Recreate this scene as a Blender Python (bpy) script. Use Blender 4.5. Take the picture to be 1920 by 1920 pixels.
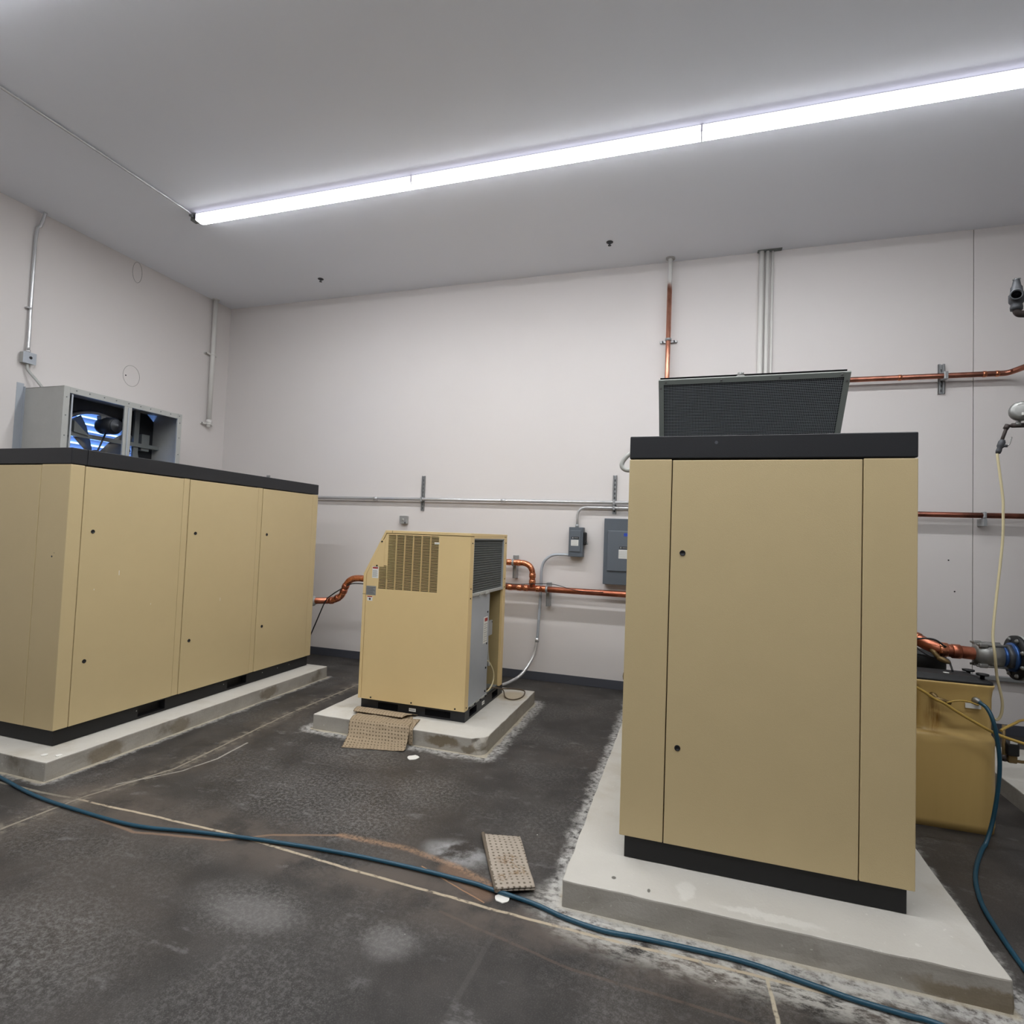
import bpy, math, random
from mathutils import Vector, Matrix, noise
random.seed(7)
scene = bpy.context.scene
COL = scene.collection
for o in list(bpy.data.objects):
    bpy.data.objects.remove(o)

# ------------------------------------------------------------------ camera
cam_d = bpy.data.cameras.new('camera'); cam = bpy.data.objects.new('camera', cam_d); COL.objects.link(cam)
R_ = Vector((0.95276397, 0.30142523, 0.03719741))
U_ = Vector((-0.02292477, -0.05075153, 0.99844816))
F_ = Vector((-0.30284529, 0.95213818, 0.04144413))
cam.matrix_world = Matrix(((R_.x, U_.x, -F_.x, 0), (R_.y, U_.y, -F_.y, 0), (R_.z, U_.z, -F_.z, 1.68), (0, 0, 0, 1)))
cam_d.sensor_width = 36; cam_d.lens = 36 * 1054.92 / 1920; cam_d.clip_start = 0.05; cam_d.clip_end = 100
scene.camera = cam
# ------------------------------------------------------------------ world (daylight outside, seen only through the fan louvres)
w = bpy.data.worlds.new('world'); scene.world = w; w.use_nodes = True
bg = w.node_tree.nodes['Background']; bg.inputs[0].default_value = (0.20, 0.40, 1.0, 1); bg.inputs[1].default_value = 3.2
scene.view_settings.view_transform = 'Standard'; scene.view_settings.look = 'None'
scene.view_settings.gamma = 1; scene.view_settings.use_curve_mapping = False
scene.view_settings.exposure = 1.15
LAMP = 27.0            # emission of the LED diffusers

# ------------------------------------------------------------------ node helpers
def lin(c):
    return tuple(((v/255)/12.92 if v/255 <= .04045 else (((v/255)+.055)/1.055)**2.4) for v in c)
class NT:
    def __init__(s, name):
        s.mat = bpy.data.materials.new(name); s.mat.use_nodes = True
        s.t = s.mat.node_tree; s.b = s.t.nodes['Principled BSDF']
        s.pos = s.t.nodes.new('ShaderNodeNewGeometry').outputs['Position']
        s.obj = s.t.nodes.new('ShaderNodeTexCoord').outputs['Object']
    def put(s, sock, v):
        if hasattr(v, 'links'): s.t.links.new(v, sock)
        else:
            if isinstance(v, tuple) and len(v) == 3 and len(sock.default_value) == 4: v = v + (1,)
            sock.default_value = v
    def m(s, op, a, b=0.0, c=0.0, clamp=False):
        n = s.t.nodes.new('ShaderNodeMath'); n.operation = op; n.use_clamp = clamp
        s.put(n.inputs[0], a); s.put(n.inputs[1], b); s.put(n.inputs[2], c); return n.outputs[0]
    def v(s, op, a, b=(0, 0, 0), scale=None):
        n = s.t.nodes.new('ShaderNodeVectorMath'); n.operation = op
        s.put(n.inputs[0], a); s.put(n.inputs[1], b)
        if scale is not None: s.put(n.inputs[3], scale)
        return n.outputs['Value'] if op in ('DOT_PRODUCT', 'LENGTH', 'DISTANCE') else n.outputs[0]
    def mix(s, f, a, b):
        n = s.t.nodes.new('ShaderNodeMix'); n.data_type = 'RGBA'
        s.put(n.inputs[0], f); s.put(n.inputs[6], a); s.put(n.inputs[7], b); return n.outputs[2]
    def noise(s, scale, detail=4, rough=.55, vec=None, out='Fac'):
        n = s.t.nodes.new('ShaderNodeTexNoise'); n.inputs['Scale'].default_value = scale
        n.inputs['Detail'].default_value = detail; n.inputs['Roughness'].default_value = rough
        s.t.links.new(vec or s.pos, n.inputs['Vector']); return n.outputs[out]
    def step(s, x, lo, hi):        # 0 at lo, 1 at hi (either order), smooth
        n = s.t.nodes.new('ShaderNodeMapRange'); n.interpolation_type = 'SMOOTHSTEP'
        s.put(n.inputs[0], x)
        if lo < hi:
            n.inputs[1].default_value = lo; n.inputs[2].default_value = hi; n.inputs[3].default_value = 0; n.inputs[4].default_value = 1
        else:
            n.inputs[1].default_value = hi; n.inputs[2].default_value = lo; n.inputs[3].default_value = 1; n.inputs[4].default_value = 0
        return n.outputs[0]
    def bump(s, h, strength=.2, dist=.01):
        n = s.t.nodes.new('ShaderNodeBump'); n.inputs['Strength'].default_value = strength; n.inputs['Distance'].default_value = dist
        s.put(n.inputs['Height'], h); s.t.links.new(n.outputs[0], s.b.inputs['Normal'])
    def set(s, **k):
        for a, v_ in k.items(): s.put(s.b.inputs[{'col': 'Base Color', 'rough': 'Roughness', 'metal': 'Metallic', 'spec': 'Specular IOR Level', 'emit': 'Emission Color', 'es': 'Emission Strength', 'trans': 'Transmission Weight', 'sub': 'Subsurface Weight'}[a]], v_)
        return s.mat
def flat(x):      # drop z of a position socket
    return x
M = {}
def plain(name, c, rough=.5, metal=0.0, var=.08, scale=6, bump=0, bscale=300, spec=.5):
    n = NT(name); c = lin(c)
    f = n.noise(scale, 5, .6)
    n.set(col=n.mix(f, tuple(v*(1-var) for v in c), tuple(min(1, v*(1+var)) for v in c)), rough=rough, metal=metal, spec=spec)
    if bump: n.bump(n.noise(bscale, 2), bump, .002)
    M[name] = n.mat; return n.mat
plain('beige', (194, 175, 134), .42, var=.035, bump=.35, bscale=420)
plain('beige_dryer', (222, 196, 144), .42, var=.03, bump=.3, bscale=420)
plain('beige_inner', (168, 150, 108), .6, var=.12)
plain('black_paint', (22, 24, 29), .45, var=.1, bump=.2)
plain('black_base', (16, 16, 18), .6, var=.2)
plain('dark_void', (10, 10, 12), .9, spec=.1)
plain('gap_dark', (52, 44, 30), .8, spec=.1)
plain('rubber_black', (24, 24, 26), .55)
plain('galv', (172, 178, 186), .38, .2, var=.10, scale=5)
plain('galv_dull', (172, 173, 170), .5, .15, var=.08, scale=12)
plain('galv_dark', (118, 122, 121), .45, .3, var=.1, scale=12)
plain('hood_frame', (158, 166, 160), .4, .15, var=.08)
plain('mesh_wire', (172, 178, 184), .45, .1, var=.05)
plain('conduit', (202, 203, 205), .25, .55, var=.05)
plain('strut', (160, 162, 164), .35, .4, var=.15, scale=30)
plain('white_paint', (214, 212, 208), .5, var=.03)
plain('panel_grey', (86, 93, 101), .45, var=.04, bump=.15)
plain('panel_raise', (94, 101, 109), .4, var=.04, bump=.15)
plain('label_white', (226, 226, 222), .5, var=.02)
plain('label_grey', (150, 152, 152), .4, .3, var=.05)
plain('ink', (60, 60, 62), .6); plain('ink_red', (160, 45, 40), .6); plain('ink_blue', (40, 70, 170), .6)
plain('iron_dark', (66, 58, 56), .6, .3, var=.3, scale=60)
plain('iron_cast', (72, 74, 78), .5, .4, var=.2, scale=40)
plain('brass_dull', (120, 100, 66), .5, .6, var=.2, scale=40)
plain('steel', (140, 140, 138), .4, .6, var=.12, scale=30)
plain('steel_blue', (58, 92, 150), .35, .7, var=.2, scale=30)
plain('hose_teal', (18, 66, 86), .4, var=.12, scale=5)
plain('hose_cream', (208, 196, 158), .45, var=.06)
plain('hose_yellow', (176, 146, 72), .4, var=.06)
plain('cable_brown', (88, 74, 58), .5)
plain('hose_grey', (164, 164, 160), .5)
plain('sealant', (176, 168, 150), .7, var=.15, scale=20)
plain('receiver', (128, 132, 134), .5, var=.05)
plain('caulk', (168, 165, 162), .8)
plain('chip_white', (214, 212, 206), .8, var=.05)
plain('ferrous_motor', (30, 32, 36), .5, .2)
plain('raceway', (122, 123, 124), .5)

def copper_mat(name, ca, cb, rough, paint_above=None):
    n = NT(name)
    f = n.step(n.noise(5, 5, .65), .38, .66)
    c = n.mix(f, lin(ca), lin(cb)); met = 1.0
    if paint_above:
        sep = n.t.nodes.new('ShaderNodeSeparateXYZ'); n.t.links.new(n.pos, sep.inputs[0])
        z = n.m('ADD', sep.outputs[2], n.m('MULTIPLY', n.noise(14, 3), .12))
        p = n.step(z, paint_above, paint_above+.1)
        c = n.mix(p, c, lin((216, 214, 210))); met = n.m('SUBTRACT', 1.0, p)
    n.set(col=c, metal=met, rough=n.m('ADD', n.m('MULTIPLY', n.noise(25, 3), .2), rough-.1)); M[name] = n.mat
copper_mat('copper', (196, 124, 98), (160, 96, 74), .36)
copper_mat('copper_bright', (224, 150, 114), (188, 114, 84), .28)
copper_mat('copper_old', (150, 96, 80), (112, 74, 64), .4)
copper_mat('copper_tarnished', (172, 116, 98), (134, 90, 76), .4)
copper_mat('copper_painted', (216, 156, 132), (184, 122, 100), .36, 4.52)

n = NT('wall_paint')
n.set(col=n.mix(n.noise(.8, 4), lin((211, 206, 204)), lin((217, 212, 210))), rough=.6); n.bump(n.noise(140, 3), .12, .002); M['wall'] = n.mat
n = NT('ceiling_paint')
n.set(col=n.mix(n.noise(.5, 3), lin((232, 235, 242)), lin((236, 239, 246))), rough=.65); n.bump(n.noise(120, 3), .1, .002); M['ceiling'] = n.mat
plain('baseboard', (70, 72, 80), .5, var=.05)
n = NT('led_diffuser'); n.set(col=(.9, .9, .9), rough=.4, emit=(.97, .99, 1.0), es=LAMP); M['led'] = n.mat
n = NT('led_side'); n.set(col=(.8, .79, .88), rough=.4, emit=(.88, .86, 1.0), es=.8); M['led_side'] = n.mat
plain('led_housing', (222, 220, 230), .4)

# concrete pads
def concrete(name, a, b, stain, ragged, marks=()):
    n = NT(name)
    c = n.mix(n.noise(3, 6, .6), lin(a), lin(b))
    s = n.m('MULTIPLY', n.step(n.noise(2.2, 5, .6, n.v('ADD', n.pos, (7, 3, 1))), .52, .74), ragged)
    c = n.mix(s, c, lin(stain))
    c = n.mix(n.m('MULTIPLY', n.step(n.noise(34, 3, .6), .66, .74), .45), c, lin((216, 213, 206)))
    pw = n.v('ADD', n.pos, n.v('SCALE', n.v('SUBTRACT', n.noise(9, 4, .7, out='Color'), (.5, .5, .5)), scale=.12))
    for (x, y, z, rx, ry, rz, co, am) in marks:
        q = n.v('LENGTH', n.v('MULTIPLY', n.v('SUBTRACT', pw if rx > .03 else n.pos, (x, y, z)), (1/rx, 1/ry, 1/rz)))
        c = n.mix(n.m('MULTIPLY', n.step(q, 1.1, .6), am), c, lin(co))
    n.set(col=c, rough=.8, spec=.25); n.bump(n.noise(60, 6, .7), .35, .006); M[name] = n.mat
concrete('pad_top', (198, 195, 188), (180, 176, 168), (158, 146, 124), .45, [(-.30, 2.70, .12, .012, .014, .05, (60, 56, 50), .8), (-.14, 2.66, .12, .008, .016, .05, (70, 66, 60), .8), (-1.62, 5.3, .12, .16, .2, .2, (168, 150, 116), .6),
    (.35, 2.66, .12, .25, .03, .1, (216, 214, 208), .5), (.02, 2.72, .12, .05, .09, .1, (214, 212, 206), .5)])
concrete('pad_side', (176, 172, 164), (144, 139, 130), (92, 82, 64), .75, [(-1.80, 4.08, .065, .16, .2, .05, (104, 90, 66), .8), (-1.58, 4.08, .04, .08, .2, .04, (100, 86, 62), .6), (-3.88, 3.0, .05, .2, .16, .07, (110, 96, 72), .6), (-3.88, 3.6, .05, .2, .1, .07, (104, 92, 70), .6), (-3.88, 4.6, .06, .2, .15, .05, (100, 88, 68), .6), (1.1, 2.6, .03, .3, .2, .05, (110, 96, 70), .7)])

# floor -------------------------------------------------------------
n = NT('floor_concrete')
wob = n.v('SUBTRACT', n.noise(5, 4, .6, out='Color'), (.5, .5, .5))
P = n.v('ADD', n.pos, n.v('SCALE', wob, scale=.07))
P = n.v('MULTIPLY', P, (1, 1, 0))
P2 = n.v('ADD', n.v('MULTIPLY', n.pos, (1, 1, 0)), n.v('SCALE', n.v('MULTIPLY', wob, (1, 1, 0)), scale=.022))
def seg(ax, ay, bx, by, vec=None):
    vec = vec or P2
    d = Vector((bx-ax, by-ay, 0)); pa = n.v('SUBTRACT', vec, (ax, ay, 0))
    t = n.m('MULTIPLY', n.v('DOT_PRODUCT', pa, tuple(d)), 1/d.length_squared, clamp=True)
    return n.v('LENGTH', n.v('SUBTRACT', pa, n.v('SCALE', tuple(d), scale=t)))
def poly(pts, vec=None):
    r = None
    for a, b in zip(pts, pts[1:]):
        s = seg(*a, *b, vec); r = s if r is None else n.m('MINIMUM', r, s)
    return r
def rect(x0, x1, y0, y1):
    q = n.v('SUBTRACT', n.v('ABSOLUTE', n.v('SUBTRACT', P, ((x0+x1)/2, (y0+y1)/2, 0))), ((x1-x0)/2, (y1-y0)/2, 0))
    return n.v('LENGTH', n.v('MAXIMUM', q, (0, 0, 0)))
big = n.noise(.9, 5, .55); mid = n.noise(3.2, 6, .65); fine = n.noise(46, 4, .75); grit = n.noise(170, 2, .6)
c = n.mix(n.step(mid, .3, .72), lin((39, 37, 36)), lin((61, 58, 56)))
c = n.mix(n.m('MULTIPLY', n.step(big, .46, .66), .5), c, lin((70, 63, 58)))
blot = n.noise(1.9, 5, .62, n.v('ADD', n.v('MULTIPLY', n.pos, (1.5, .8, 1)), (11, 2, 0)))
c = n.mix(n.m('MULTIPLY', n.step(blot, .52, .66), .6), c, lin((40, 37, 36)))
patch = n.noise(7, 5, .7, n.v('ADD', n.v('MULTIPLY', n.pos, (.7, 1.4, 1)), (2, 5, 0)))
c = n.mix(n.m('MULTIPLY', n.m('MULTIPLY', n.step(patch, .56, .7), n.step(blot, .6, .42)), .4), c, lin((126, 124, 124)))
cloud = n.noise(1.5, 4, .6, n.v('ADD', n.pos, (3.1, 8.2, 0)))
cm = n.step(cloud, .42, .64)
def blob(x, y, rx, ry):
    return n.step(n.v('LENGTH', n.v('MULTIPLY', n.v('SUBTRACT', P, (x, y, 0)), (1/rx, 1/ry, 0))), 1.25, .3)
blobs = None
for q in ((-2.2, 3.1, .7, .45), (-2.35, 3.75, .5, .3), (-1.85, 2.95, .5, .35), (-1.8, 2.1, .35, .2), (-1.15, 2.15, .17, .12), (-2.5, 1.6, .6, .4), (-.2, 1.5, .5, .4), (-1.6, 3.4, .35, .3)):
    bb = blob(*q); blobs = bb if blobs is None else n.m('MAXIMUM', blobs, bb)
salt = n.m('MAXIMUM', n.m('MULTIPLY', cm, .6), blobs)
c = n.mix(n.m('MULTIPLY', n.m('MULTIPLY', n.step(fine, .42, .66), salt), .5), c, lin((124, 122, 120)))
c = n.mix(n.m('MULTIPLY', n.m('MULTIPLY', n.step(grit, .5, .68), n.m('ADD', n.m('MULTIPLY', salt, .5), .22)), .5), c, lin((126, 123, 119)))
smooth_ = blob(-1.78, 2.08, .26, .11); smooth2 = blob(-1.13, 2.13, .13, .1)
c = n.mix(n.m('MULTIPLY', n.m('MAXIMUM', smooth_, smooth2), .55), c, lin((112, 109, 108)))
c = n.mix(n.m('MULTIPLY', blob(-1.12, 2.83, .2, .12), n.step(mid, .35, .55)), c, lin((150, 150, 150)))
# worn brown band beside the joints
jA = poly([(-3.476, 2.52), (-2.342, 2.547), (-1.619, 2.503), (-.948, 2.475), (-.474, 2.463), (.324, 2.47), (1.4, 2.45)])
c = n.mix(n.m('MULTIPLY', n.step(jA, .3, .02), n.step(mid, .35, .6)), c, lin((84, 76, 70)))
# efflorescence around the concrete pads
for rc, wd, amt in (((-.52, 1.165, 2.6, 6.3), .12, 1.1), ((-2.98, -1.455, 4.08, 5.56), .13, .9), ((-6.2, -3.88, 2.6, 5.53), .07, .7)):
    d = n.m('SUBTRACT', rect(*rc), n.m('MULTIPLY', n.m('SUBTRACT', n.noise(7, 5, .7), .5), wd*1.6))
    msk = n.m('MULTIPLY', n.step(d, wd, wd*.35), n.step(n.noise(26, 5, .7), .33, .58))
    c = n.mix(n.m('MULTIPLY', msk, amt*.8), c, lin((184, 182, 178)))
    rim = n.step(rect(*rc), .035, .012)
    c = n.mix(n.m('MULTIPLY', rim, .75), c, lin((176, 166, 146)))
slop = n.step(poly([(-.55, 2.62), (-.45, 2.53), (.0, 2.49), (.5, 2.47), (.8, 2.48)], P), .185, .03)
c = n.mix(n.m('MULTIPLY', n.m('MULTIPLY', slop, n.step(n.noise(22, 6, .75, n.v('MULTIPLY', n.pos, (.45, 1, 1))), .38, .60)), .85), c, lin((184, 181, 174)))
# pale joint lines
for pts, wd, colr, am in (
    ([(-3.476, 2.52), (-2.342, 2.547), (-1.619, 2.503), (-.948, 2.475), (-.474, 2.463), (.324, 2.47), (1.4, 2.45)], .011, (174, 160, 138), .95),
    ([(-3.66, 1.2), (-3.5, 2.136), (-3.47, 2.55), (-3.326, 3.071), (-3.41, 4.3), (-3.40, 5.5)], .012, (150, 143, 128), .8),
    ([(-4.3, 2.5), (-3.76, 2.5), (-3.476, 2.52)], .012, (140, 134, 120), .7),
    ([(-3.45, 2.75), (-3.25, 3.05), (-3.2, 3.3), (-3.23, 3.62)], .011, (168, 164, 156), .7),
    ([(.324, 2.47), (.335, 2.257), (.36, 1.6), (.38, .6)], .010, (176, 166, 146), .9),
    ([(-1.25, 2.65), (-1.0, 2.55), (-.86, 2.5)], .005, (170, 130, 96), .7),
    ([(-1.02, 2.37), (-.4, 2.25), (.9, 2.2), (2, 2.1)], .010, (104, 88, 76), .35),
    ([(-.75, 2.33), (-.78, 1.6)], .016, (90, 87, 84), .22)):
    dd = poly(pts)
    c = n.mix(n.m('MULTIPLY', n.m('MULTIPLY', n.step(dd, wd, wd*.45), n.step(n.noise(18, 3, .7), .28, .5)), am), c, lin(colr))
band = poly([(-3.66, 1.2), (-3.5, 2.136), (-3.47, 2.55), (-3.326, 3.071), (-3.41, 4.3), (-3.40, 5.5)], P)
c = n.mix(n.m('MULTIPLY', n.m('MULTIPLY', n.step(band, .10, .02), n.step(n.noise(11, 5, .7), .45, .62)), .55), c, lin((140, 133, 120)))
c = n.mix(n.m('MULTIPLY', n.m('MULTIPLY', n.step(band, .42, .05), n.step(n.noise(2.5, 5, .6), .4, .65)), .4), c, lin((96, 88, 80)))
# orange rust arc
arc = [(-3.5, 2.50), (-3.348, 2.418), (-2.836, 2.37), (-2.333, 2.484), (-2.13, 2.62), (-1.792, 2.75), (-1.405, 2.767), (-1.076, 2.714), (-.862, 2.62)]
dd = poly(arc[1:6]); c = n.mix(n.m('MULTIPLY', n.step(dd, .014, .004), .5), c, lin((150, 120, 96)))
dd = poly(arc[5:], P2); c = n.mix(n.m('MULTIPLY', n.m('MULTIPLY', n.step(dd, .034, .004), n.step(fine, .3, .6)), .6), c, lin((160, 126, 98)))
dd = poly([(-1.12, 2.68), (-.88, 2.55)], P2); c = n.mix(n.m('MULTIPLY', n.step(dd, .07, .02), .4), c, lin((140, 108, 84)))
# loose white specks
vor = n.t.nodes.new('ShaderNodeTexVoronoi'); vor.inputs['Scale'].default_value = 6.5; n.t.links.new(n.v('MULTIPLY', n.pos, (1, 1, 0)), vor.inputs['Vector'])
sepc = n.t.nodes.new('ShaderNodeSeparateColor'); n.t.links.new(vor.outputs['Color'], sepc.inputs[0])
rad = n.m('MULTIPLY', n.step(sepc.outputs[0], .55, 1.0), .03)
c = n.mix(n.m('MULTIPLY', n.m('LESS_THAN', vor.outputs['Distance'], rad), .85), c, lin((186, 184, 178)))
n.set(col=c, rough=n.m('ADD', n.m('MULTIPLY', mid, .3), .42), spec=.35)
n.bump(n.m('ADD', n.m('MULTIPLY', fine, .6), grit), .25, .003); M['floor'] = n.mat

# absorbent mat: dimpled grey-beige felt
def mat_mat(name, a, b, blotch):
    n = NT(name)
    vo = n.t.nodes.new('ShaderNodeTexVoronoi'); vo.inputs['Scale'].default_value = 36; vo.inputs['Randomness'].default_value = .12
    uv = n.t.nodes.new('ShaderNodeUVMap'); n.t.links.new(uv.outputs[0], vo.inputs['Vector'])
    dot = n.step(vo.outputs['Distance'], .28, .14)
    c = n.mix(n.noise(30, 4), lin(a), lin(b))
    if blotch:
        for (bx, by, r, co) in blotch:
            q = n.v('LENGTH', n.v('SUBTRACT', n.v('ADD', uv.outputs[0], n.v('SCALE', n.v('SUBTRACT', n.noise(40, 3, out='Color'), (.5, .5, .5)), scale=.05)), (bx, by, 0)))
            c = n.mix(n.m('MULTIPLY', n.m('MULTIPLY', n.step(q, r, r*.3), n.step(n.noise(60, 3), .45, .6)), .7), c, lin(co))
    c = n.mix(n.m('MULTIPLY', dot, .72), c, lin((72, 60, 46)))
    n.set(col=c, rough=.95, spec=.1)
    n.bump(n.m('SUBTRACT', n.m('MULTIPLY', n.noise(300, 2), .3), dot), .6, .004); M[name] = n.mat
mat_mat('felt', (158, 142, 120), (142, 126, 104), None)
mat_mat('felt_stained', (168, 158, 146), (152, 142, 130), [(.10, .26, .075, (112, 84, 52)), (.13, .36, .07, (122, 98, 66)), (.04, .42, .05, (116, 90, 60))])
# tank plastic with drips
n = NT('tank_beige')
sp = n.v('MULTIPLY', n.pos, (9, 9, .8))
c = n.mix(n.noise(1, 4, .6, sp), lin((190, 160, 98)), lin((206, 176, 112)))
d1 = n.v('LENGTH', n.v('MULTIPLY', n.v('SUBTRACT', n.pos, (1.46, 4.14, .66)), (18, 4, 9)))
c = n.mix(n.m('MULTIPLY', n.step(d1, 1.2, .2), n.step(n.noise(12, 4, .6, sp), .3, .7)), c, lin((150, 104, 30)))
n.set(col=c, rough=.35); M['tank'] = n.mat

# ------------------------------------------------------------------ mesh builder
class MB:
    def __init__(s): s.v = []; s.f = []; s.mi = []; s.sm = []; s.uv = None
    def add(s, vs, fs, mi=0, smooth=False):
        o = len(s.v); s.v += [Vector(q) for q in vs]
        for f in fs: s.f.append([i+o for i in f]); s.mi.append(mi); s.sm.append(smooth)
        return s
    def box(s, x0, x1, y0, y1, z0, z1, mi=0):
        return s.add([(x0,y0,z0),(x1,y0,z0),(x1,y1,z0),(x0,y1,z0),(x0,y0,z1),(x1,y0,z1),(x1,y1,z1),(x0,y1,z1)],
                     [(0,3,2,1),(4,5,6,7),(0,1,5,4),(1,2,6,5),(2,3,7,6),(3,0,4,7)], mi)
    def rbox(s, x0, x1, y0, y1, z0, z1, r=.004, mi=0):     # box with chamfered edges
        pts = []
        cx, cy, cz = (x0+x1)/2, (y0+y1)/2, (z0+z1)/2; h = ((x1-x0)/2, (y1-y0)/2, (z1-z0)/2)
        import bmesh
        bm = bmesh.new(); bmesh.ops.create_cube(bm, size=1)
        for q in bm.verts: q.co = Vector((q.co.x*2*h[0], q.co.y*2*h[1], q.co.z*2*h[2]))
        bmesh.ops.bevel(bm, geom=list(bm.edges), offset=min(r, min(h)*.95), segments=2, affect='EDGES', profile=.5)
        bm.verts.index_update()
        s.add([q.co+Vector((cx, cy, cz)) for q in bm.verts], [[q.index for q in f.verts] for f in bm.faces], mi); bm.free(); return s
    def cyl(s, a, b, r, r2=None, seg=20, mi=0, caps=True):
        a = Vector(a); b = Vector(b); r2 = r if r2 is None else r2; d = (b-a).normalized()
        u = d.orthogonal().normalized(); w_ = d.cross(u)
        vs = []
        for p, rr in ((a, r), (b, r2)):
            for i in range(seg):
                t = 2*math.pi*i/seg; vs.append(p+(u*math.cos(t)+w_*math.sin(t))*rr)
        s.add(vs, [(i, (i+1) % seg, seg+(i+1) % seg, seg+i) for i in range(seg)], mi, True)
        if caps: s.add(vs, [list(range(seg))[::-1], list(range(seg, 2*seg))], mi)
        return s
    def lathe(s, a, d, prof, seg=28, mi=0):                # prof: (distance along axis, radius)
        a = Vector(a); d = Vector(d).normalized(); u = d.orthogonal().normalized(); w_ = d.cross(u); vs = []
        for t, r in prof:
            for i in range(seg):
                g = 2*math.pi*i/seg; vs.append(a+d*t+(u*math.cos(g)+w_*math.sin(g))*max(r, 1e-4))
        fs = []
        for k in range(len(prof)-1):
            for i in range(seg):
                j = (i+1) % seg; fs.append((k*seg+i, k*seg+j, (k+1)*seg+j, (k+1)*seg+i))
        m_ = len(prof)-1; fs += [list(range(seg))[::-1], [m_*seg+i for i in range(seg)]]
        return s.add(vs, fs, mi, True)
    def tube(s, pts, r, seg=12, sub=8, smooth=True, mi=0, ribs=None):
        pts = [Vector(p) for p in pts]
        if smooth and len(pts) > 2:
            q = [pts[0]*2-pts[1]]+pts+[pts[-1]*2-pts[-2]]; out = []
            for i in range(1, len(q)-2):
                p0, p1, p2, p3 = q[i-1:i+3]
                for k in range(sub):
                    t = k/sub; out.append(.5*((2*p1)+(p2-p0)*t+(2*p0-5*p1+4*p2-p3)*t*t+(3*p1-p0-3*p2+p3)*t**3))
            out.append(pts[-1]); pts = out
        vs = []; u = None; nn = len(pts)
        for i, p in enumerate(pts):
            d = (pts[min(i+1, nn-1)]-pts[max(i-1, 0)]).normalized()
            if u is None: u = d.orthogonal().normalized()
            u = (u-d*u.dot(d)).normalized(); w_ = d.cross(u)
            rr = r*(1+(ribs if (ribs and i % 2) else 0))
            for k in range(seg):
                t = 2*math.pi*k/seg; vs.append(p+(u*math.cos(t)+w_*math.sin(t))*rr)
        fs = [(i*seg+k, i*seg+(k+1) % seg, (i+1)*seg+(k+1) % seg, (i+1)*seg+k) for i in range(nn-1) for k in range(seg)]
        s.add(vs, fs, mi, True); s.add(vs[:seg], [list(range(seg))[::-1]], mi); s.add(vs[-seg:], [list(range(seg))], mi)
        return s
    def bend(s, pts, r, R, seg=16, mi=0, k=6):             # pipe with rounded elbows at inner points
        pts = [Vector(p) for p in pts]; out = [pts[0]]
        for a, b, c_ in zip(pts, pts[1:], pts[2:]):
            d1 = (a-b).normalized(); d2 = (c_-b).normalized(); L = min(R, (a-b).length*.49, (c_-b).length*.49)
            for i in range(k+1):
                t = i/k; p = b+d1*L*(1-t)**2+d2*L*t**2; out.append(p)
        out.append(pts[-1]); return s.tube(out, r, seg, smooth=False, mi=mi)
    def prism(s, poly, axis, a, b, mi=0):                  # polygon in the other two axes, swept along axis
        def mk(p, t): return {'x': (t, p[0], p[1]), 'y': (p[0], t, p[1]), 'z': (p[0], p[1], t)}[axis]
        k = len(poly); vs = [mk(p, a) for p in poly]+[mk(p, b) for p in poly]
        return s.add(vs, [list(range(k)), list(range(k, 2*k))[::-1]]+[(i, k+i, k+(i+1) % k, (i+1) % k) for i in range(k)], mi)
    def build(s, name, mats, parent=None, loc=None, bevel=0):
        if isinstance(mats, str): mats = [mats]
        me = bpy.data.meshes.new(name)
        o = bpy.data.objects.new(name, me); COL.objects.link(o)
        if parent is not None:
            org = Vector(parent['_o']); o.parent = parent
        else:
            if loc is None:
                xs = [q.x for q in s.v]; ys = [q.y for q in s.v]; zs = [q.z for q in s.v]
                loc = ((min(xs)+max(xs))/2, (min(ys)+max(ys))/2, min(zs))
            org = Vector(loc); o.location = org
        o['_o'] = tuple(org)
        me.from_pydata([tuple(q-org) for q in s.v], [], s.f)
        for m_ in mats: me.materials.append(M[m_])
        for p, mi, sm in zip(me.polygons, s.mi, s.sm): p.material_index = mi; p.use_smooth = sm
        import bmesh
        bm = bmesh.new(); bm.from_mesh(me)
        bmesh.ops.remove_doubles(bm, verts=bm.verts, dist=1e-6)
        if not getattr(s, 'keepn', False): bmesh.ops.recalc_face_normals(bm, faces=bm.faces)
        bm.to_mesh(me); bm.free()
        if bevel:
            md = o.modifiers.new('bevel', 'BEVEL'); md.width = bevel; md.segments = 2; md.limit_method = 'ANGLE'
        return o
def tag(o, label, cat=None, group=None, kind=None):
    o['label'] = label
    if cat: o['category'] = cat
    if group: o['group'] = group
    if kind: o['kind'] = kind
    return o
def thing(name, loc, label, cat, group=None):
    o = bpy.data.objects.new(name, None); COL.objects.link(o); o.location = loc; o['_o'] = tuple(loc); o.empty_display_size = .1
    return tag(o, label, cat, group)
def struct(mb, name, mats, label, cat='structure', **k):
    o = mb.build(name, mats, **k); return tag(o, label, cat, kind='structure')

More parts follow.
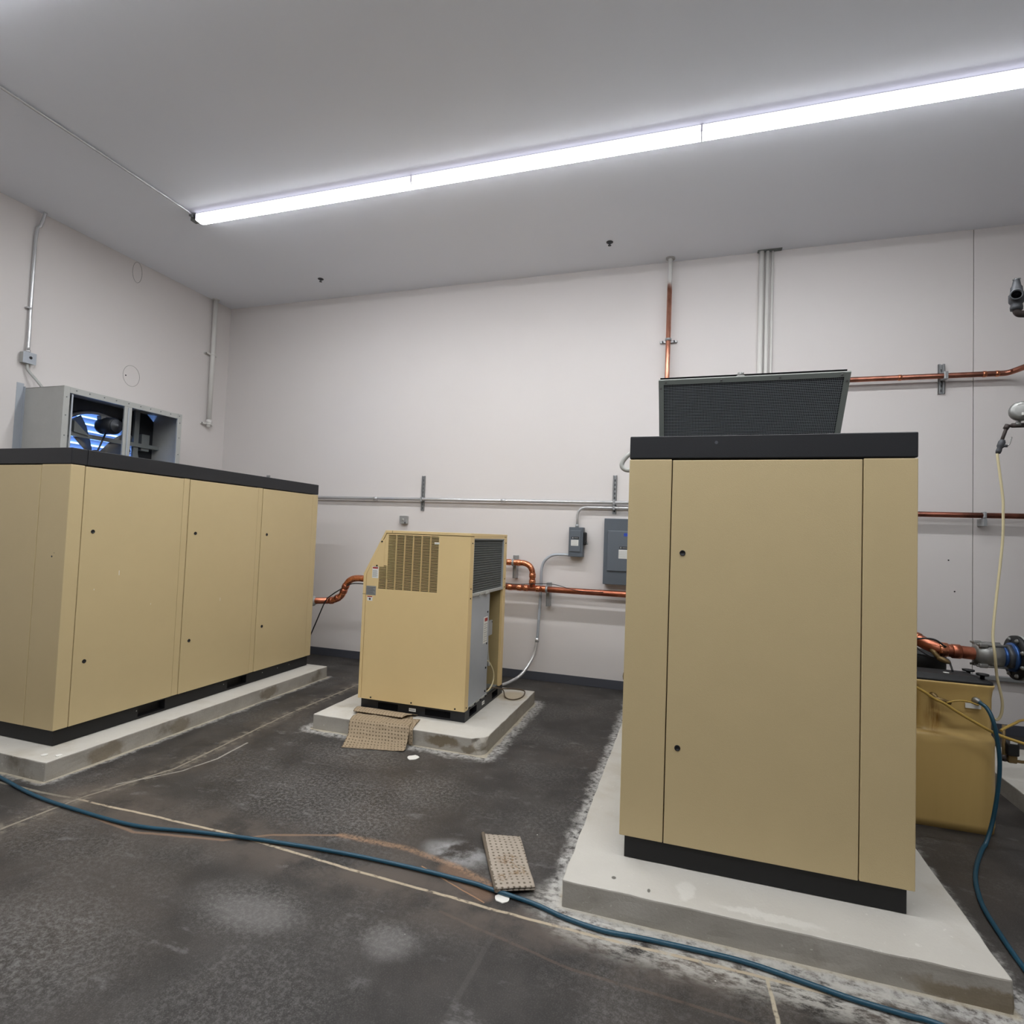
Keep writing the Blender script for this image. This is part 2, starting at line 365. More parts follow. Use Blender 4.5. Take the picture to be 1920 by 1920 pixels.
# ------------------------------------------------------------------ room shell
XL, XR, YB, YF, H = -6.475, 5.6, 6.45, -4.0, 4.83
struct(MB().box(XL-.2, XR+.2, YF-.2, YB+.2, -.2, 0), 'floor', 'floor', 'dark stained concrete floor with pale salt marks and joint lines', 'floor', loc=(0, 0, 0))
struct(MB().box(XL-.2, XR+.2, YF-.2, YB+.2, H, H+.2), 'ceiling', 'ceiling', 'flat light grey painted ceiling', 'ceiling', loc=(0, 0, H))
wb = struct(MB().box(XL, 2.566, YB, YB+.2, 0, H).box(2.572, XR, YB, YB+.2, 0, H).box(2.566, 2.572, YB+.012, YB+.2, 0, H, 1), 'wall_back', ['wall', 'gap_dark'], 'off-white panel wall behind the machines with one thin seam', 'wall', loc=(0, YB, 0))
HY0, HY1, HZ0, HZ1 = 3.96, 5.14, 1.9, 2.93
wl = struct(MB().box(XL-.2, XL, YF, HY0, 0, H).box(XL-.2, XL, HY1, YB+.2, 0, H).box(XL-.2, XL, HY0, HY1, 0, HZ0).box(XL-.2, XL, HY0, HY1, HZ1, H), 'wall_left', 'wall', 'off-white wall at left with an opening behind the fan box', 'wall', loc=(XL, 0, 0))
struct(MB().box(XR, XR+.2, YF, YB+.2, 0, H), 'wall_right', 'wall', 'off-white wall on the right side of the room', 'wall', loc=(XR, 0, 0))
struct(MB().box(XL, XR, YF-.2, YF, 0, H), 'wall_front', 'wall', 'off-white wall behind the viewer', 'wall', loc=(0, YF, 0))
struct(MB().rbox(XL, XR, YB-.008, YB, 0, .1, .003), 'baseboard_back', 'baseboard', 'dark grey rubber cove base along the back wall', 'baseboard')
struct(MB().rbox(XL, XL+.008, YF, YB-.008, 0, .1, .003), 'baseboard_left', 'baseboard', 'dark grey rubber cove base along the left wall', 'baseboard')
# patched holes in the left wall
for (cy, cz, ry, rz) in ((4.99, 4.70, .06, .125), (5.0, 3.43, .105, .125)):
    pts = [(XL+.001, cy+ry*math.cos(t*math.pi/16), min(H-.003, cz+rz*math.sin(t*math.pi/16))) for t in range(33)]
    MB().tube(pts, .0025, 6, smooth=False).build('patch_ring', 'caulk', wl)
MB().cyl((XL-.01, 4.93, 3.42), (XL+.002, 4.93, 3.42), .008, seg=10).build('wall_hole', 'dark_void', wl)
for (x, z) in ((2.425-.05, 1.597), (2.425, 1.3)):
    MB().cyl((x, YB-.002, z), (x, YB+.01, z), .007, seg=10).build('wall_hole', 'dark_void', wb)

# ------------------------------------------------------------------ concrete pads
def pad(x0, x1, y0, y1, z1, label, chip=None, seed=0):
    mb = MB(); nx = max(4, int((x1-x0)/.05)); ny = max(4, int((y1-y0)/.05)); nz = 4
    def jit(p, amp):
        q = Vector(p)*9+Vector((seed, 0, 0)); return Vector((noise.noise(q), noise.noise(q+Vector((5, 1, 2))), noise.noise(q+Vector((1, 9, 3)))))*amp
    def P_(x, y, z):
        a = .006 if z > 0 else .002
        v = Vector((x, y, z)); d = jit(v, a); 
        if z >= z1-1e-5: d.z *= .25
        if z <= 0: d.z = 0
        if chip:
            k = max(0, 1-(Vector((x, y, z*.6))-Vector((chip[0], chip[1], .06))).length/.09)
            if k: d += Vector((-chip[2]*k*.035, -chip[3]*k*.035, 0))*(1+2*noise.noise(v*60))
        return v+d
    top = [[P_(x0+(x1-x0)*i/nx, y0+(y1-y0)*j/ny, z1) for i in range(nx+1)] for j in range(ny+1)]
    # soften the rim
    def grid(rows, mi, flip=False):
        h, w_ = len(rows), len(rows[0]); vs = [v for r in rows for v in r]
        fs = [(j*w_+i, j*w_+i+1, (j+1)*w_+i+1, (j+1)*w_+i) for j in range(h-1) for i in range(w_-1)]
        mb.add(vs, [f[::-1] for f in fs] if flip else fs, mi)
    grid(top, 0)
    zs = [z1*k/nz for k in range(nz+1)]
    grid([[P_(x0+(x1-x0)*i/nx, y0, z) for i in range(nx+1)] for z in zs], 1)
    grid([[P_(x0+(x1-x0)*i/nx, y1, z) for i in range(nx+1)] for z in zs], 1, True)
    grid([[P_(x0, y0+(y1-y0)*i/ny, z) for i in range(ny+1)] for z in zs], 1, True)
    grid([[P_(x1, y0+(y1-y0)*i/ny, z) for i in range(ny+1)] for z in zs], 1)
    o = mb.build('concrete_pad', ['pad_top', 'pad_side'], bevel=.007)
    return tag(o, label, 'concrete pad')
pad(-.52, 1.165, 2.6, 5.95, .12, 'long pale concrete pad under the right-hand tall cabinet', seed=3)
pad(-2.985, -1.455, 4.085, 5.56, .12, 'square concrete pad with a chipped corner under the small vented unit', (-1.455, 4.085, 1, -1), 11)
pad(-5.75, -3.885, 2.6, 5.53, .12, 'long concrete pad under the left-hand row of beige cabinet doors', seed=23)
pad(2.11, 4.0, 4.0, 5.62, .12, 'concrete pad at the right edge behind the beige tank', seed=31)

# ------------------------------------------------------------------ compressor cabinets
def latch(mb_x, parent, ax):
    x, y, z = mb_x; d = Vector((0, -1, 0)) if ax == 'y' else Vector((1, 0, 0))
    p = Vector((x, y, z))
    l = MB().lathe(p-d*.002, d, [(0, .014), (.005, .014), (.006, .0115), (.0035, .010), (.003, .0)], 18).build('latch', 'black_base', parent)
    return l
def compressor(x0, x1, y0, y1, zt, cl, cr, label, latches_end, side, long_specs):
    zb = .232; t = .028
    root = thing('air_compressor', ((x0+x1)/2, (y0+y1)/2, .12), label, 'air compressor')
    MB().box(x0+.03, x1-.03, y0+.03, y1-.03, zb-.002, zt-.002).build('inner_body', 'gap_dark', root)
    # plinth with fork pockets on the long side
    px0, px1, py0, py1 = x0+.025, x1-.025, y0+.023, y1-.023
    mb = MB().box(px0, px1-.06, py0, py1, .1225, zb)
    ys = [py0]+[q for a, b in ((3.42, 3.66), (4.32, 4.56)) for q in (a+y0-2.775, b+y0-2.775)]+[py1]
    for a, b in zip(ys[::2], ys[1::2]): mb.box(px1-.06, px1, a, b, .1225, zb)
    for a, b in zip(ys[1::2], ys[2::2]): mb.box(px1-.06, px1, a, b, .1225, .138).box(px1-.06, px1, a, b, .215, zb)
    pl = mb.build('plinth', 'black_base', root)
    for yy in (y0+.63, y0+1.5, y0+2.0, y0+2.22, y0+2.4): MB().cyl((px1-.002, yy, .19), (px1+.004, yy, .19), .005, seg=8).build('screw', 'steel', pl)
    # end face (towards the viewer)
    g = .0022
    def corner(xa, xb, yb_, right):
        e = .0
        if right: poly = [(xa, y0), (xb, y0), (xb, yb_), (xb-t, yb_), (xb-t, y0+t), (xa, y0+t)]
        else: poly = [(xa, yb_), (xa, y0), (xb, y0), (xb, y0+t), (xa+t, y0+t), (xa+t, yb_)]
        return MB().prism(poly, 'z', zb, zt-.002).build('corner_panel', 'beige', root, bevel=.004)
    cd = .10
    corner(x0, x0+cl-g, y0+cd, False); corner(x1-cr+g, x1, y0+cd-g, True)
    d = MB().rbox(x0+cl+g, x1-cr-g, y0, y0+t, zb, zt-.006, .003).build('door', 'beige', root)
    for (lx, lz) in latches_end: latch((lx, y0, lz), d, 'y')
    # long side facing +x
    for kind, a, b in long_specs:
        if kind == 'door':
            d = MB().rbox(x1-t, x1, y0+a+g, y0+b-g, zb, zt-.006, .003).build('door', 'beige', root)
            if side:
                for lz in side: latch((x1, y0+a+.08, lz), d, 'x')
        else:
            MB().rbox(x1-t, x1-.004, y0+a+g, y0+b-g, zb, zt-.002, .003).build('post', 'beige', root)
    # far side and back panels
    MB().rbox(x0, x0+t, y0+cd+g, y1-.03, zb, zt-.004, .003).build('side_panel', 'beige', root)
    MB().rbox(x0, x1-.002, y1-t, y1, zb, zt-.004, .003).build('back_panel', 'beige', root)
    # black cap: corner piece and long piece
    cp = MB().rbox(x0, x1, y0, y0+cd+.01, zt+.002, zt+.115, .005).rbox(x0, x1, y0+cd+.0125, y1, zt+.002, zt+.115, .005).build('top_cap', 'black_paint', root)
    return root
LONG = [('door', .10, .918), ('strip', .918, .982), ('door', .982, 1.785), ('strip', 1.785, 1.848), ('door', 1.848, 2.63), ('strip', 2.63, 2.70)]
LS = compressor(-5.345, -4.10, 2.775, 5.50, 2.062, .29, .29, 'long beige cabinet with three side doors and a black cap, standing at the left', [(-5.0, 1.6), (-5.0, .68)], (1.595, .67), LONG)
RC = compressor(-.30, .945, 2.87, 5.60, 2.086, .208, .212, 'tall beige cabinet with one wide front door and a hood on its black cap', [(-.034, 1.625), (-.036, .69)], None, LONG)
MB().cyl((0.11, 2.8685, 2.165), (.11, 2.871, 2.165), .008, seg=10).build('cap_scuff', 'baseboard', RC)
# scuffs on left cabinet
for (y, z, w_, h_) in ((3.17, 1.27, .004, .035), (2.99, 1.17, .003, .012), (4.15, .98, .003, .03), (3.45, 1.02, .003, .01)):
    MB().box(-4.101, -4.0993, y, y+w_, z, z+h_).build('paint_scratch', 'label_white', LS)
for (x, z, r) in ((-4.225, 1.415, .007), (-4.205, 1.44, .003)):
    MB().cyl((x, 2.7765, z), (x, 2.7742, z), r, seg=7).build('paint_chip', 'ink', LS)

# exhaust hood on the right compressor
hood = thing('exhaust_hood', (.29, 3.9, 2.2015), 'slanted sheet-metal hood with dark wire mesh on top of the right cabinet', 'exhaust hood')
hx0, hx1 = -.191, .771
A = Vector((0, 3.25, 2.588)); B = Vector((0, 3.537, 2.2025))    # front face top and bottom
def face(x, t, off=0):
    nrm = Vector((0, -(A.z-B.z), -(B.y-A.y))).normalized()
    p = A.lerp(B, t)+nrm*off; return Vector((x, p.y, p.z))
def fbox(mb, xa, xb, ta, tb, o0, o1):
    vs = [face(xa, ta, o0), face(xb, ta, o0), face(xb, tb, o0), face(xa, tb, o0), face(xa, ta, o1), face(xb, ta, o1), face(xb, tb, o1), face(xa, tb, o1)]
    mb.add(vs, [(0,3,2,1),(4,5,6,7),(0,1,5,4),(1,2,6,5),(2,3,7,6),(3,0,4,7)])
Lf = (A-B).length
mb = MB(); sd = [(3.25, 2.588), (3.537, 2.2025), (4.3, 2.2025), (4.3, 2.588)]
mb.prism(sd, 'x', hx0, hx0+.004); mb.prism(sd, 'x', hx1-.004, hx1); mb.box(hx0, hx1, 3.25, 4.3, 2.586, 2.592); mb.box(hx0, hx1, 4.296, 4.3, 2.2025, 2.588)
mb.build('hood_shell', 'galv_dull', hood)
mb = MB(); fw = .028
fbox(mb, hx0, hx1, 0, fw/Lf, 0, .004); fbox(mb, hx0, hx0+fw, 0, 1, .001, .005); fbox(mb, hx1-fw, hx1, 0, 1, .001, .005); fbox(mb, hx0, hx1, 1-.012/Lf, 1, 0, .004)
fr = mb.build('frame', 'hood_frame', hood)
for x in [hx0+.04+i*(hx1-hx0-.08)/3 for i in range(4)]:
    p = face(x, .014/Lf, .004); q = face(x, .014/Lf, .008); MB().cyl(p, q, .006, seg=8).build('screw', 'steel', fr)
for x, t in ((hx0+.013, .1), (hx1-.013, .1), (hx0+.013, .8), (hx1-.013, .8)):
    MB().cyl(face(x, t, .004), face(x, t, .009), .006, seg=8).build('screw', 'steel', fr)
mb = MB(); k = 46
for i in range(1, k): t = (fw+i*(Lf-fw-.012)/k)/Lf; fbox(mb, hx0+fw, hx1-fw, t-.0012/Lf, t+.0012/Lf, -.004, -.0015)
k = 105
for i in range(1, k): x = hx0+fw+i*(hx1-hx0-2*fw)/k; fbox(mb, x-.0006, x+.0006, fw/Lf, 1-.012/Lf, -.0025, -.001)
mb.build('wire_mesh', 'mesh_wire', hood)
mb = MB(); fbox(mb, hx0+.006, hx1-.006, .02, .98, -.06, -.055); mb.build('mesh_shade_sheet', 'dark_void', hood)  # near-black sheet stands in for the unlit inside of the hood
tag(MB().cyl((.243, 3.28, 2.592), (.243, 3.28, 2.60), .022, seg=16).cyl((.243, 3.28, 2.60), (.243, 3.28, 2.618), .016, seg=6).build('cap_nut', 'steel'), 'small pale nut on top of the mesh hood', 'nut')

# ------------------------------------------------------------------ refrigerated air dryer
D = thing('air_dryer', (-2.235, 4.86, .12), 'small beige unit with slotted vents and a sloped shoulder, on a square pad', 'air dryer')
dx0, dx1, dy0, dy1, zb, zt = -2.735, -1.735, 4.36, 5.33, .215, 1.672
cx, cz = -2.535, 1.297                       # sloped shoulder from (dx0,cz) to (cx,zt)
# front panel with real slots
fx0 = -2.705; t = .012
vent_cols = [(-2.506+i*.0815, -2.506+i*.0815+.0735) for i in range(6)]
rows = 39; zv0, zv1 = 1.170, 1.645; ph = (zv1-zv0)/rows
mb = MB()
def bx(a, b, c_, d_): mb.box(a, b, dy0, dy0+t, c_, d_)
vx0, vx1 = vent_cols[0][0], vent_cols[-1][1]; lx0, lx1 = vx0-.0815, vx0-.008; nlow = 17; zlow = zv0+ph*nlow
bx(fx0, dx1, zb, zv0); bx(vx1, dx1, zv0, 1.655); bx(vx0, vx1, zv1-ph*.0, 1.655)
bx(fx0, lx0, zv0, 1.292); mb.prism([(fx0, 1.292), (lx0, 1.292), (lx0, 1.53), (fx0, 1.302)], 'y', dy0, dy0+t)
mb.prism([(lx0, zlow), (vx0, zlow), (vx0, 1.655), (-2.523, 1.655), (lx0, 1.53)], 'y', dy0, dy0+t)
for i in range(rows): z = zv0+i*ph; bx(vx0, vx1, z, z+ph*.34)
for i in range(nlow): z = zv0+i*ph; bx(lx0, vx0, z, z+ph*.34)
bx(vx0-.008, vx0, zv0, zlow)
for a, b in zip(vent_cols, vent_cols[1:]): bx(a[1], b[0], zv0, zv1)
fp = mb.build('front_panel', 'beige_dryer', D)
MB().box(fx0+.01, dx1-.06, dy0+.05, dy0+.055, zb+.02, 1.25).box(-2.48, dx1-.06, dy0+.09, dy0+.095, 1.25, 1.64).build('slot_shade_plate', 'gap_dark', D)  # dark plates put the shade behind the vent slots into colour
# edge trim: left, slope and top (wraps the front)
rim = .022
mb = MB().box(dx0, fx0-.003, dy0-.004, dy1, zb, cz)
mb.prism([(dx0, cz), (fx0-.003, cz-.004), (-2.526, 1.660), (cx, zt+.012)], 'y', dy0-.004, dy1)
mb.prism([(cx, zt+.012), (-2.526, 1.660), (dx1, 1.660), (dx1, zt+.012)], 'y', dy0-.004, dy1)
shell = mb.build('shell', 'beige_dryer', D, bevel=.003)
MB().box(dx0-.001, fx0-.002, dy0-.0055, dy0-.003, 1.118, 1.121).build('seam', 'gap_dark', shell)
MB().box(-2.47, -2.467, dy0-.0055, dy0-.003, 1.664, 1.682).build('seam', 'gap_dark', shell)
MB().box(dx0+.01, dx1, dy1-.012, dy1, zb, zt).build('back_panel', 'beige_dryer', D)
# access cover lines on the shoulder
hat = MB().prism([(-2.668, 1.365), (-2.54, 1.362), (-2.535, 1.60), (-2.56, 1.60), (-2.668, 1.38)], 'y', dy0-.0025, dy0).build('access_cover', 'beige_dryer', D, bevel=.001)
for x, z in ((-2.567, 1.584), (-2.607, 1.372)):
    MB().cyl((x, dy0-.003, z), (x, dy0-.007, z), .0075, seg=10).build('screw', 'black_base', hat)
for x in (-2.61, -2.219, -1.817):
    MB().cyl((x, dy0, .232), (x, dy0-.004, .232), .007, seg=10).build('screw', 'black_base', fp)
# labels
lb = MB().box(-2.652, -2.59, dy0-.0012, dy0, 1.262, 1.376).box(-2.648, -2.596, dy0-.0018, dy0-.001, 1.345, 1.358, 1)
for i in range(7): lb.box(-2.647, -2.606+.006*(i % 2), dy0-.0018, dy0-.001, 1.275+i*.0085, 1.2785+i*.0085, 2)
for i in range(3): lb.box(-2.637+.012*i, -2.629+.012*i, dy0-.0018, dy0-.001, 1.362, 1.367, 2)
tag(lb.build('warning_label', ['label_white', 'ink_red', 'label_grey'], D), 'white sticker with a red bar')
lb = MB().box(-2.704, -2.608, dy0-.0012, dy0, 1.112, 1.192)
for i in range(7): lb.box(-2.70, -2.615-.01*(i % 3), dy0-.0018, dy0-.001, 1.12+i*.0097, 1.1225+i*.0097, 1)
tag(lb.build('rating_plate', ['label_grey', 'ink'], D), 'grey metal plate with fine print')
lb = MB().box(-2.69, -2.638, dy0-.0012, dy0, 1.062, 1.098).box(-2.688, -2.642, dy0-.0018, dy0-.001, 1.094, 1.102, 1).lathe((-2.664, dy0-.0012, 1.078), (0, -1, 0), [(0, .010), (.0006, .010)], 14, 2)
tag(lb.build('symbol_label', ['label_white', 'ink_red', 'ink'], D), 'small white sticker with a round dark symbol')
MB().box(-2.065, -2.019, dy0-.0012, dy0, 1.581, 1.597).build('tag_label', 'label_white', D)
# right side: frame posts, coil, galvanised sheet, open bay
sx = dx1
def post(y0_, y1_, z0_, z1_, x_=None, m_='beige_dryer'): return MB().rbox((x_ or sx)-.025, (x_ or sx), y0_, y1_, z0_, z1_, .002).build('frame_post', m_, D)
post(dy0+.0125, 4.443, .212, 1.655); post(5.255, dy1, .212, 1.655)
MB().rbox(sx-.025, sx-.001, 4.443, 5.255, 1.64, 1.66, .002).build('frame_rail', 'beige_dryer', D)
for y, z in ((4.40, 1.60), (4.40, 1.22), (4.40, 1.14), (5.29, 1.6), (5.29, 1.25), (5.29, 1.17), (4.40, .24)):
    MB().cyl((sx, y, z), (sx+.004, y, z), .006, seg=8).build('screw', 'black_base', D)
# condenser coil
mb = MB().box(sx-.05, sx-.022, 4.45, 5.25, 1.175, 1.635)
coil = mb.build('condenser_coil', 'black_paint', D)
mb = MB()
for i in range(22): z = 1.185+i*.0208; mb.box(sx-.022, sx-.017, 4.452, 5.248, z, z+.004)
for i in range(90): y = 4.455+i*.0088; mb.box(sx-.022, sx-.019, y, y+.0012, 1.177, 1.633)
mb.build('fins', 'galv_dark', coil)
MB().box(sx-.026, sx-.004, 4.443, 4.455, 1.165, 1.645).box(sx-.026, sx-.004, 5.243, 5.255, 1.165, 1.645).box(sx-.026, sx-.004, 4.443, 5.255, 1.632, 1.645).build('coil_frame', 'galv', D)
MB().rbox(sx-.03, sx+.002, 4.443, 5.255, 1.150, 1.176, .004).rbox(sx-.02, sx+.012, 4.6, 4.625, 1.14, 1.165, .003).rbox(sx-.02, sx+.012, 4.76, 4.83, 1.145, 1.163, .003).build('cross_rail', 'galv_dull', D)
sh = MB().rbox(sx-.022, sx-.012, 4.443, 4.915, .215, 1.152, .002).box(sx-.10, sx-.012, 4.910, 4.915, .215, 1.152).build('sheet_panel', 'galv', D)
for y, z in ((4.87, .975), (4.87, .69), (4.87, .47), (4.87, .26)):
    MB().cyl((sx-.012, y, z), (sx-.007, y, z), .009, seg=10).build('grommet', 'black_base', sh)
lb = MB().box(sx-.012, sx-.0105, 4.775, 4.875, .70, .935).box(sx-.0106, sx-.0098, 4.80, 4.87, .895, .925, 1)
for i in range(9):
    for j in range(3): lb.box(sx-.0106, sx-.0098, 4.79+.028*j, 4.808+.028*j-.006*(i % 2), .715+i*.019, .724+i*.019, 2)
tag(lb.build('instruction_label', ['label_white', 'ink_red', 'label_grey'], D), 'white instruction sticker with red heading')
# open bay inner walls
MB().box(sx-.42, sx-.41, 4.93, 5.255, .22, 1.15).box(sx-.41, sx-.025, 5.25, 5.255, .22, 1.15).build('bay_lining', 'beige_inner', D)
MB().rbox(sx-.035, sx-.015, 4.916, 5.03, .745, .882, .004).cyl((sx-.015, 5.01, .865), (sx-.012, 5.01, .865), .006, seg=8, mi=1).build('control_box', ['label_grey', 'black_base'], D)
MB().tube([(sx-.04, 4.96, .75), (sx-.035, 4.965, .60), (sx-.03, 5.0, .46)], .012, 10, ribs=.08, sub=16).build('flex_conduit', 'galv_dull', D)
MB().tube([(sx-.05, 4.90, .56), (sx-.02, 5.02, .47), (sx-.01, 5.10, .36), (sx-.015, 5.08, .27), (sx-.03, 5.0, .225), (sx-.05, 4.93, .23)], .0075, 8).build('drain_tube', 'hose_cream', D)
MB().rbox(sx-.3, sx-.02, 4.93, 5.25, .20, .225, .004).build('bay_floor', 'galv_dark', D)
# plinth
mb = MB().box(dx0+.015, sx-.075, dy0+.03, dy1+.03, .1215, .213)
py0 = dy0+.028
mb2 = mb
mb2.box(sx-.075, sx-.004, py0+.002, 4.49, .1215, .213).box(sx-.075, sx-.004, 4.66, 5.06, .1215, .213).box(sx-.075, sx-.004, 5.22, dy1+.03, .1215, .213)
for a, b in ((4.49, 4.66), (5.06, 5.22)): mb2.box(sx-.075, sx-.004, a, b, .1215, .138).box(sx-.075, sx-.004, a, b, .198, .213)
pl = mb2.build('plinth', 'black_paint', D)
tag(MB().box(-2.251, -2.187, dy0+.0265, dy0+.029, .152, .178).box(-2.245, -2.195, dy0+.0258, dy0+.027, .161, .167, 1).build('sticker', ['label_white', 'label_grey'], pl), 'small white sticker')
tag(MB().box(sx-.0045, sx-.002, 4.79, 4.85, .155, .185).box(sx-.0024, sx-.0015, 4.80, 4.84, .166, .173, 1).build('sticker', ['label_white', 'label_grey'], pl), 'small white sticker')
for a, b in ((-2.55, -2.36), (-2.1, -1.87)): MB().box(a, b, dy0+.0262, dy0+.031, .14, .19).build('fork_pocket', 'dark_void', pl)
mb = MB()
for i in range(4): y = 4.47+i*.13; mb.box(sx-.012, sx+.004, y, y+.03, .213, .222)
mb.box(sx-.02, sx-.006, 4.45, 4.915, .213, .228, 1); mb.build('edge_clips', ['black_base', 'galv_dull'], D)
# brown cable looping on the pad
tag(MB().tube([(-1.80, 5.0, .236), (-1.745, 5.10, .235), (-1.70, 5.26, .18), (-1.65, 5.2, .129), (-1.56, 5.172, .126), (-1.51, 5.30, .126), (-1.55, 5.50, .126), (-1.66, 5.53, .126), (-1.78, 5.49, .126), (-1.95, 5.42, .126)], .006, 8).build('power_cable', 'cable_brown'), 'thin brown cable looped on the pad beside the small vented unit', 'cable')

# ------------------------------------------------------------------ fan intake box on the left wall
F = thing('wall_fan', (XL, 4.55, 1.9), 'galvanised fan box with two open bays mounted on the left wall', 'wall fan')
bx0, by0, by1, bz0, bz1 = -5.9, 3.876, 5.216, 1.84, 2.987
g = .004
MB().box(XL, bx0, by0, by0+g, bz0, bz1).box(XL, bx0, by1-g, by1, bz0, bz1).box(XL, bx0, by0, by1, bz1-g, bz1).box(XL, bx0, by0, by1, bz0, bz0+g).build('housing', 'galv_dull', F)
MB().box(XL, XL+.004, 3.812, by0, bz0, 3.032).box(XL, XL+.03, by0-.004, by0, bz0, 3.0).build('mounting_flange', 'galv', F)
mb = MB(); xo = bx0+.012; fwid = .055
mb.rbox(bx0-.01, xo, by0-.004, by0+fwid, bz0, bz1+.002, .003).rbox(bx0-.01, xo, by1-fwid, by1+.004, bz0, bz1+.002, .003)
mb.rbox(bx0-.01, xo-.001, by0+fwid, by1-fwid, bz1-.06, bz1+.001, .003).rbox(bx0-.01, xo-.001, by0+fwid, by1-fwid, bz0, bz0+.06, .003)
mb.rbox(bx0-.01, xo-.002, 4.50, 4.585, bz0+.06, bz1-.06, .003)
fr = mb.build('front_frame', 'galv_dull', F)
for y in (3.945, 4.535): MB().rbox(xo, xo+.006, y, y+.015, bz0+.07, bz1-.07, .002).build('bead', 'galv', fr)
for y in (3.99, 4.12, 4.27, 4.40, 4.54, 4.68, 4.80, 4.93, 5.06, 5.18):
    MB().cyl((xo, y, bz1-.025), (xo+.005, y, bz1-.025), .006, seg=8).build('rivet', 'galv_dark', fr)
for z in (2.5, 2.7, 2.88):
    for y in (3.90, 5.19): MB().cyl((xo, y, z), (xo+.005, y, z), .006, seg=8).build('rivet', 'galv_dark', fr)
# louvre blades in the wall opening
mb = MB()
for i in range(13):
    z = HZ0+.04+i*.078
    mb.add([(XL-.16, HY0, z-.012), (XL-.16, HY1, z-.012), (XL-.10, HY1, z+.035), (XL-.10, HY0, z+.035), (XL-.158, HY0, z-.016), (XL-.158, HY1, z-.016), (XL-.098, HY1, z+.031), (XL-.098, HY0, z+.031)],
           [(0, 1, 2, 3), (7, 6, 5, 4), (0, 3, 7, 4), (1, 5, 6, 2), (0, 4, 5, 1), (3, 2, 6, 7)])
mb.build('louvre', 'galv', F)
# orifice plate with round opening, fan ring
xs_ = -6.33; fy, fz, fr_ = 4.50, 2.36, .50; k = 48
vs = []; 
for i in range(k):
    a = 2*math.pi*i/k; c_, s_ = math.cos(a), math.sin(a); vs.append((xs_, fy+fr_*c_, fz+fr_*s_))
for i in range(k):
    a = 2*math.pi*i/k; c_, s_ = math.cos(a), math.sin(a)
    sc = min(((by1-g-fy) if c_ > 0 else (fy-by0-g))/max(abs(c_), 1e-6), ((bz1-g-fz) if s_ > 0 else (fz-bz0-g))/max(abs(s_), 1e-6)); vs.append((xs_, fy+c_*sc, fz+s_*sc))
mb = MB(); mb.add(vs, [(i, (i+1) % k, k+(i+1) % k, k+i) for i in range(k)])
op = mb.build('orifice_plate', 'black_paint', F); md = op.modifiers.new('solid', 'SOLIDIFY'); md.thickness = .004
MB().tube([(xs_+.03, fy+fr_*math.cos(a*math.pi/24), fz+fr_*math.sin(a*math.pi/24)) for a in range(49)], .022, 8, smooth=False).build('fan_ring', 'steel', F)
# blades, hub, motor and cross braces
for i in range(4):
    a = i*math.pi/2+.55; u = Vector((0, math.cos(a), math.sin(a))); v_ = Vector((0, -math.sin(a), math.cos(a))); o_ = Vector((xs_+.02, fy, fz)); vs = []
    for r_, wd, tw in ((.08, .05, .5), (.2, .10, .42), (.33, .13, .34), (.46, .12, .26)):
        for s_ in (-1, 0, 1): vs.append(o_+u*r_+v_*wd*s_*math.cos(tw)+Vector((1, 0, 0))*wd*s_*math.sin(tw)+Vector((-.012*(s_ == 0), 0, 0)))
    b_ = MB().add(vs, [(r*3+c2, r*3+c2+1, r*3+c2+4, r*3+c2+3) for r in range(3) for c2 in range(2)], 0, True).build('fan_blade', 'steel', F)
    md = b_.modifiers.new('solid', 'SOLIDIFY'); md.thickness = .004
MB().lathe((xs_-.03, fy, fz), (1, 0, 0), [(0, .07), (.06, .09), (.09, .09), (.10, .03), (.14, .03)], 20).build('hub', 'ferrous_motor', F)
mo = MB().lathe((-6.22, 4.49, 2.71), (1, 0, 0), [(0, .06), (.02, .085), (.05, .092), (.2, .092), (.21, .08), (.225, .078), (.23, .0)], 24).build('motor', 'ferrous_motor', F)
MB().lathe((-5.988, 4.49, 2.71), (1, 0, 0), [(0, .07), (.012, .07), (.014, .02), (.03, .02)], 24).build('pulley', 'iron_cast', mo)
MB().rbox(-6.19, -6.12, 4.42, 4.47, 2.77, 2.815, .004).build('terminal_box', 'steel', mo)
MB().box(-6.25, -6.22, by0+g, by1-g, 2.555, 2.60).build('motor_beam', 'galv_dark', F)
MB().box(-6.27, -6.24, 4.15, 4.20, bz0+g, bz1-g).build('fan_upright', 'galv_dark', F)
MB().box(-6.27, -6.24, 4.90, 4.96, bz0+g, bz1-g).build('fan_upright', 'galv_dark', F)
MB().add([(-6.24, 4.2, 2.72), (-6.24, 4.2, 2.6), (-6.24, 4.36, 2.58), (-6.2, 4.2, 2.72), (-6.2, 4.2, 2.6), (-6.2, 4.36, 2.58)], [(0, 1, 2), (5, 4, 3), (0, 3, 4, 1), (1, 4, 5, 2), (2, 5, 3, 0)]).build('motor_bracket', 'galv_dark', F)
MB().bend([(-6.1, 4.46, 2.62), (-6.1, 4.40, 2.45), (-6.1, 4.30, 2.2)], .009, .05, 8).build('motor_cable', 'rubber_black', F)
MB().rbox(-6.3, -6.24, 4.78, 4.86, 2.60, 2.86, .004).rbox(-6.3, -6.24, 5.0, 5.1, 2.52, 2.72, .004).build('relay_box', 'galv_dark', F)

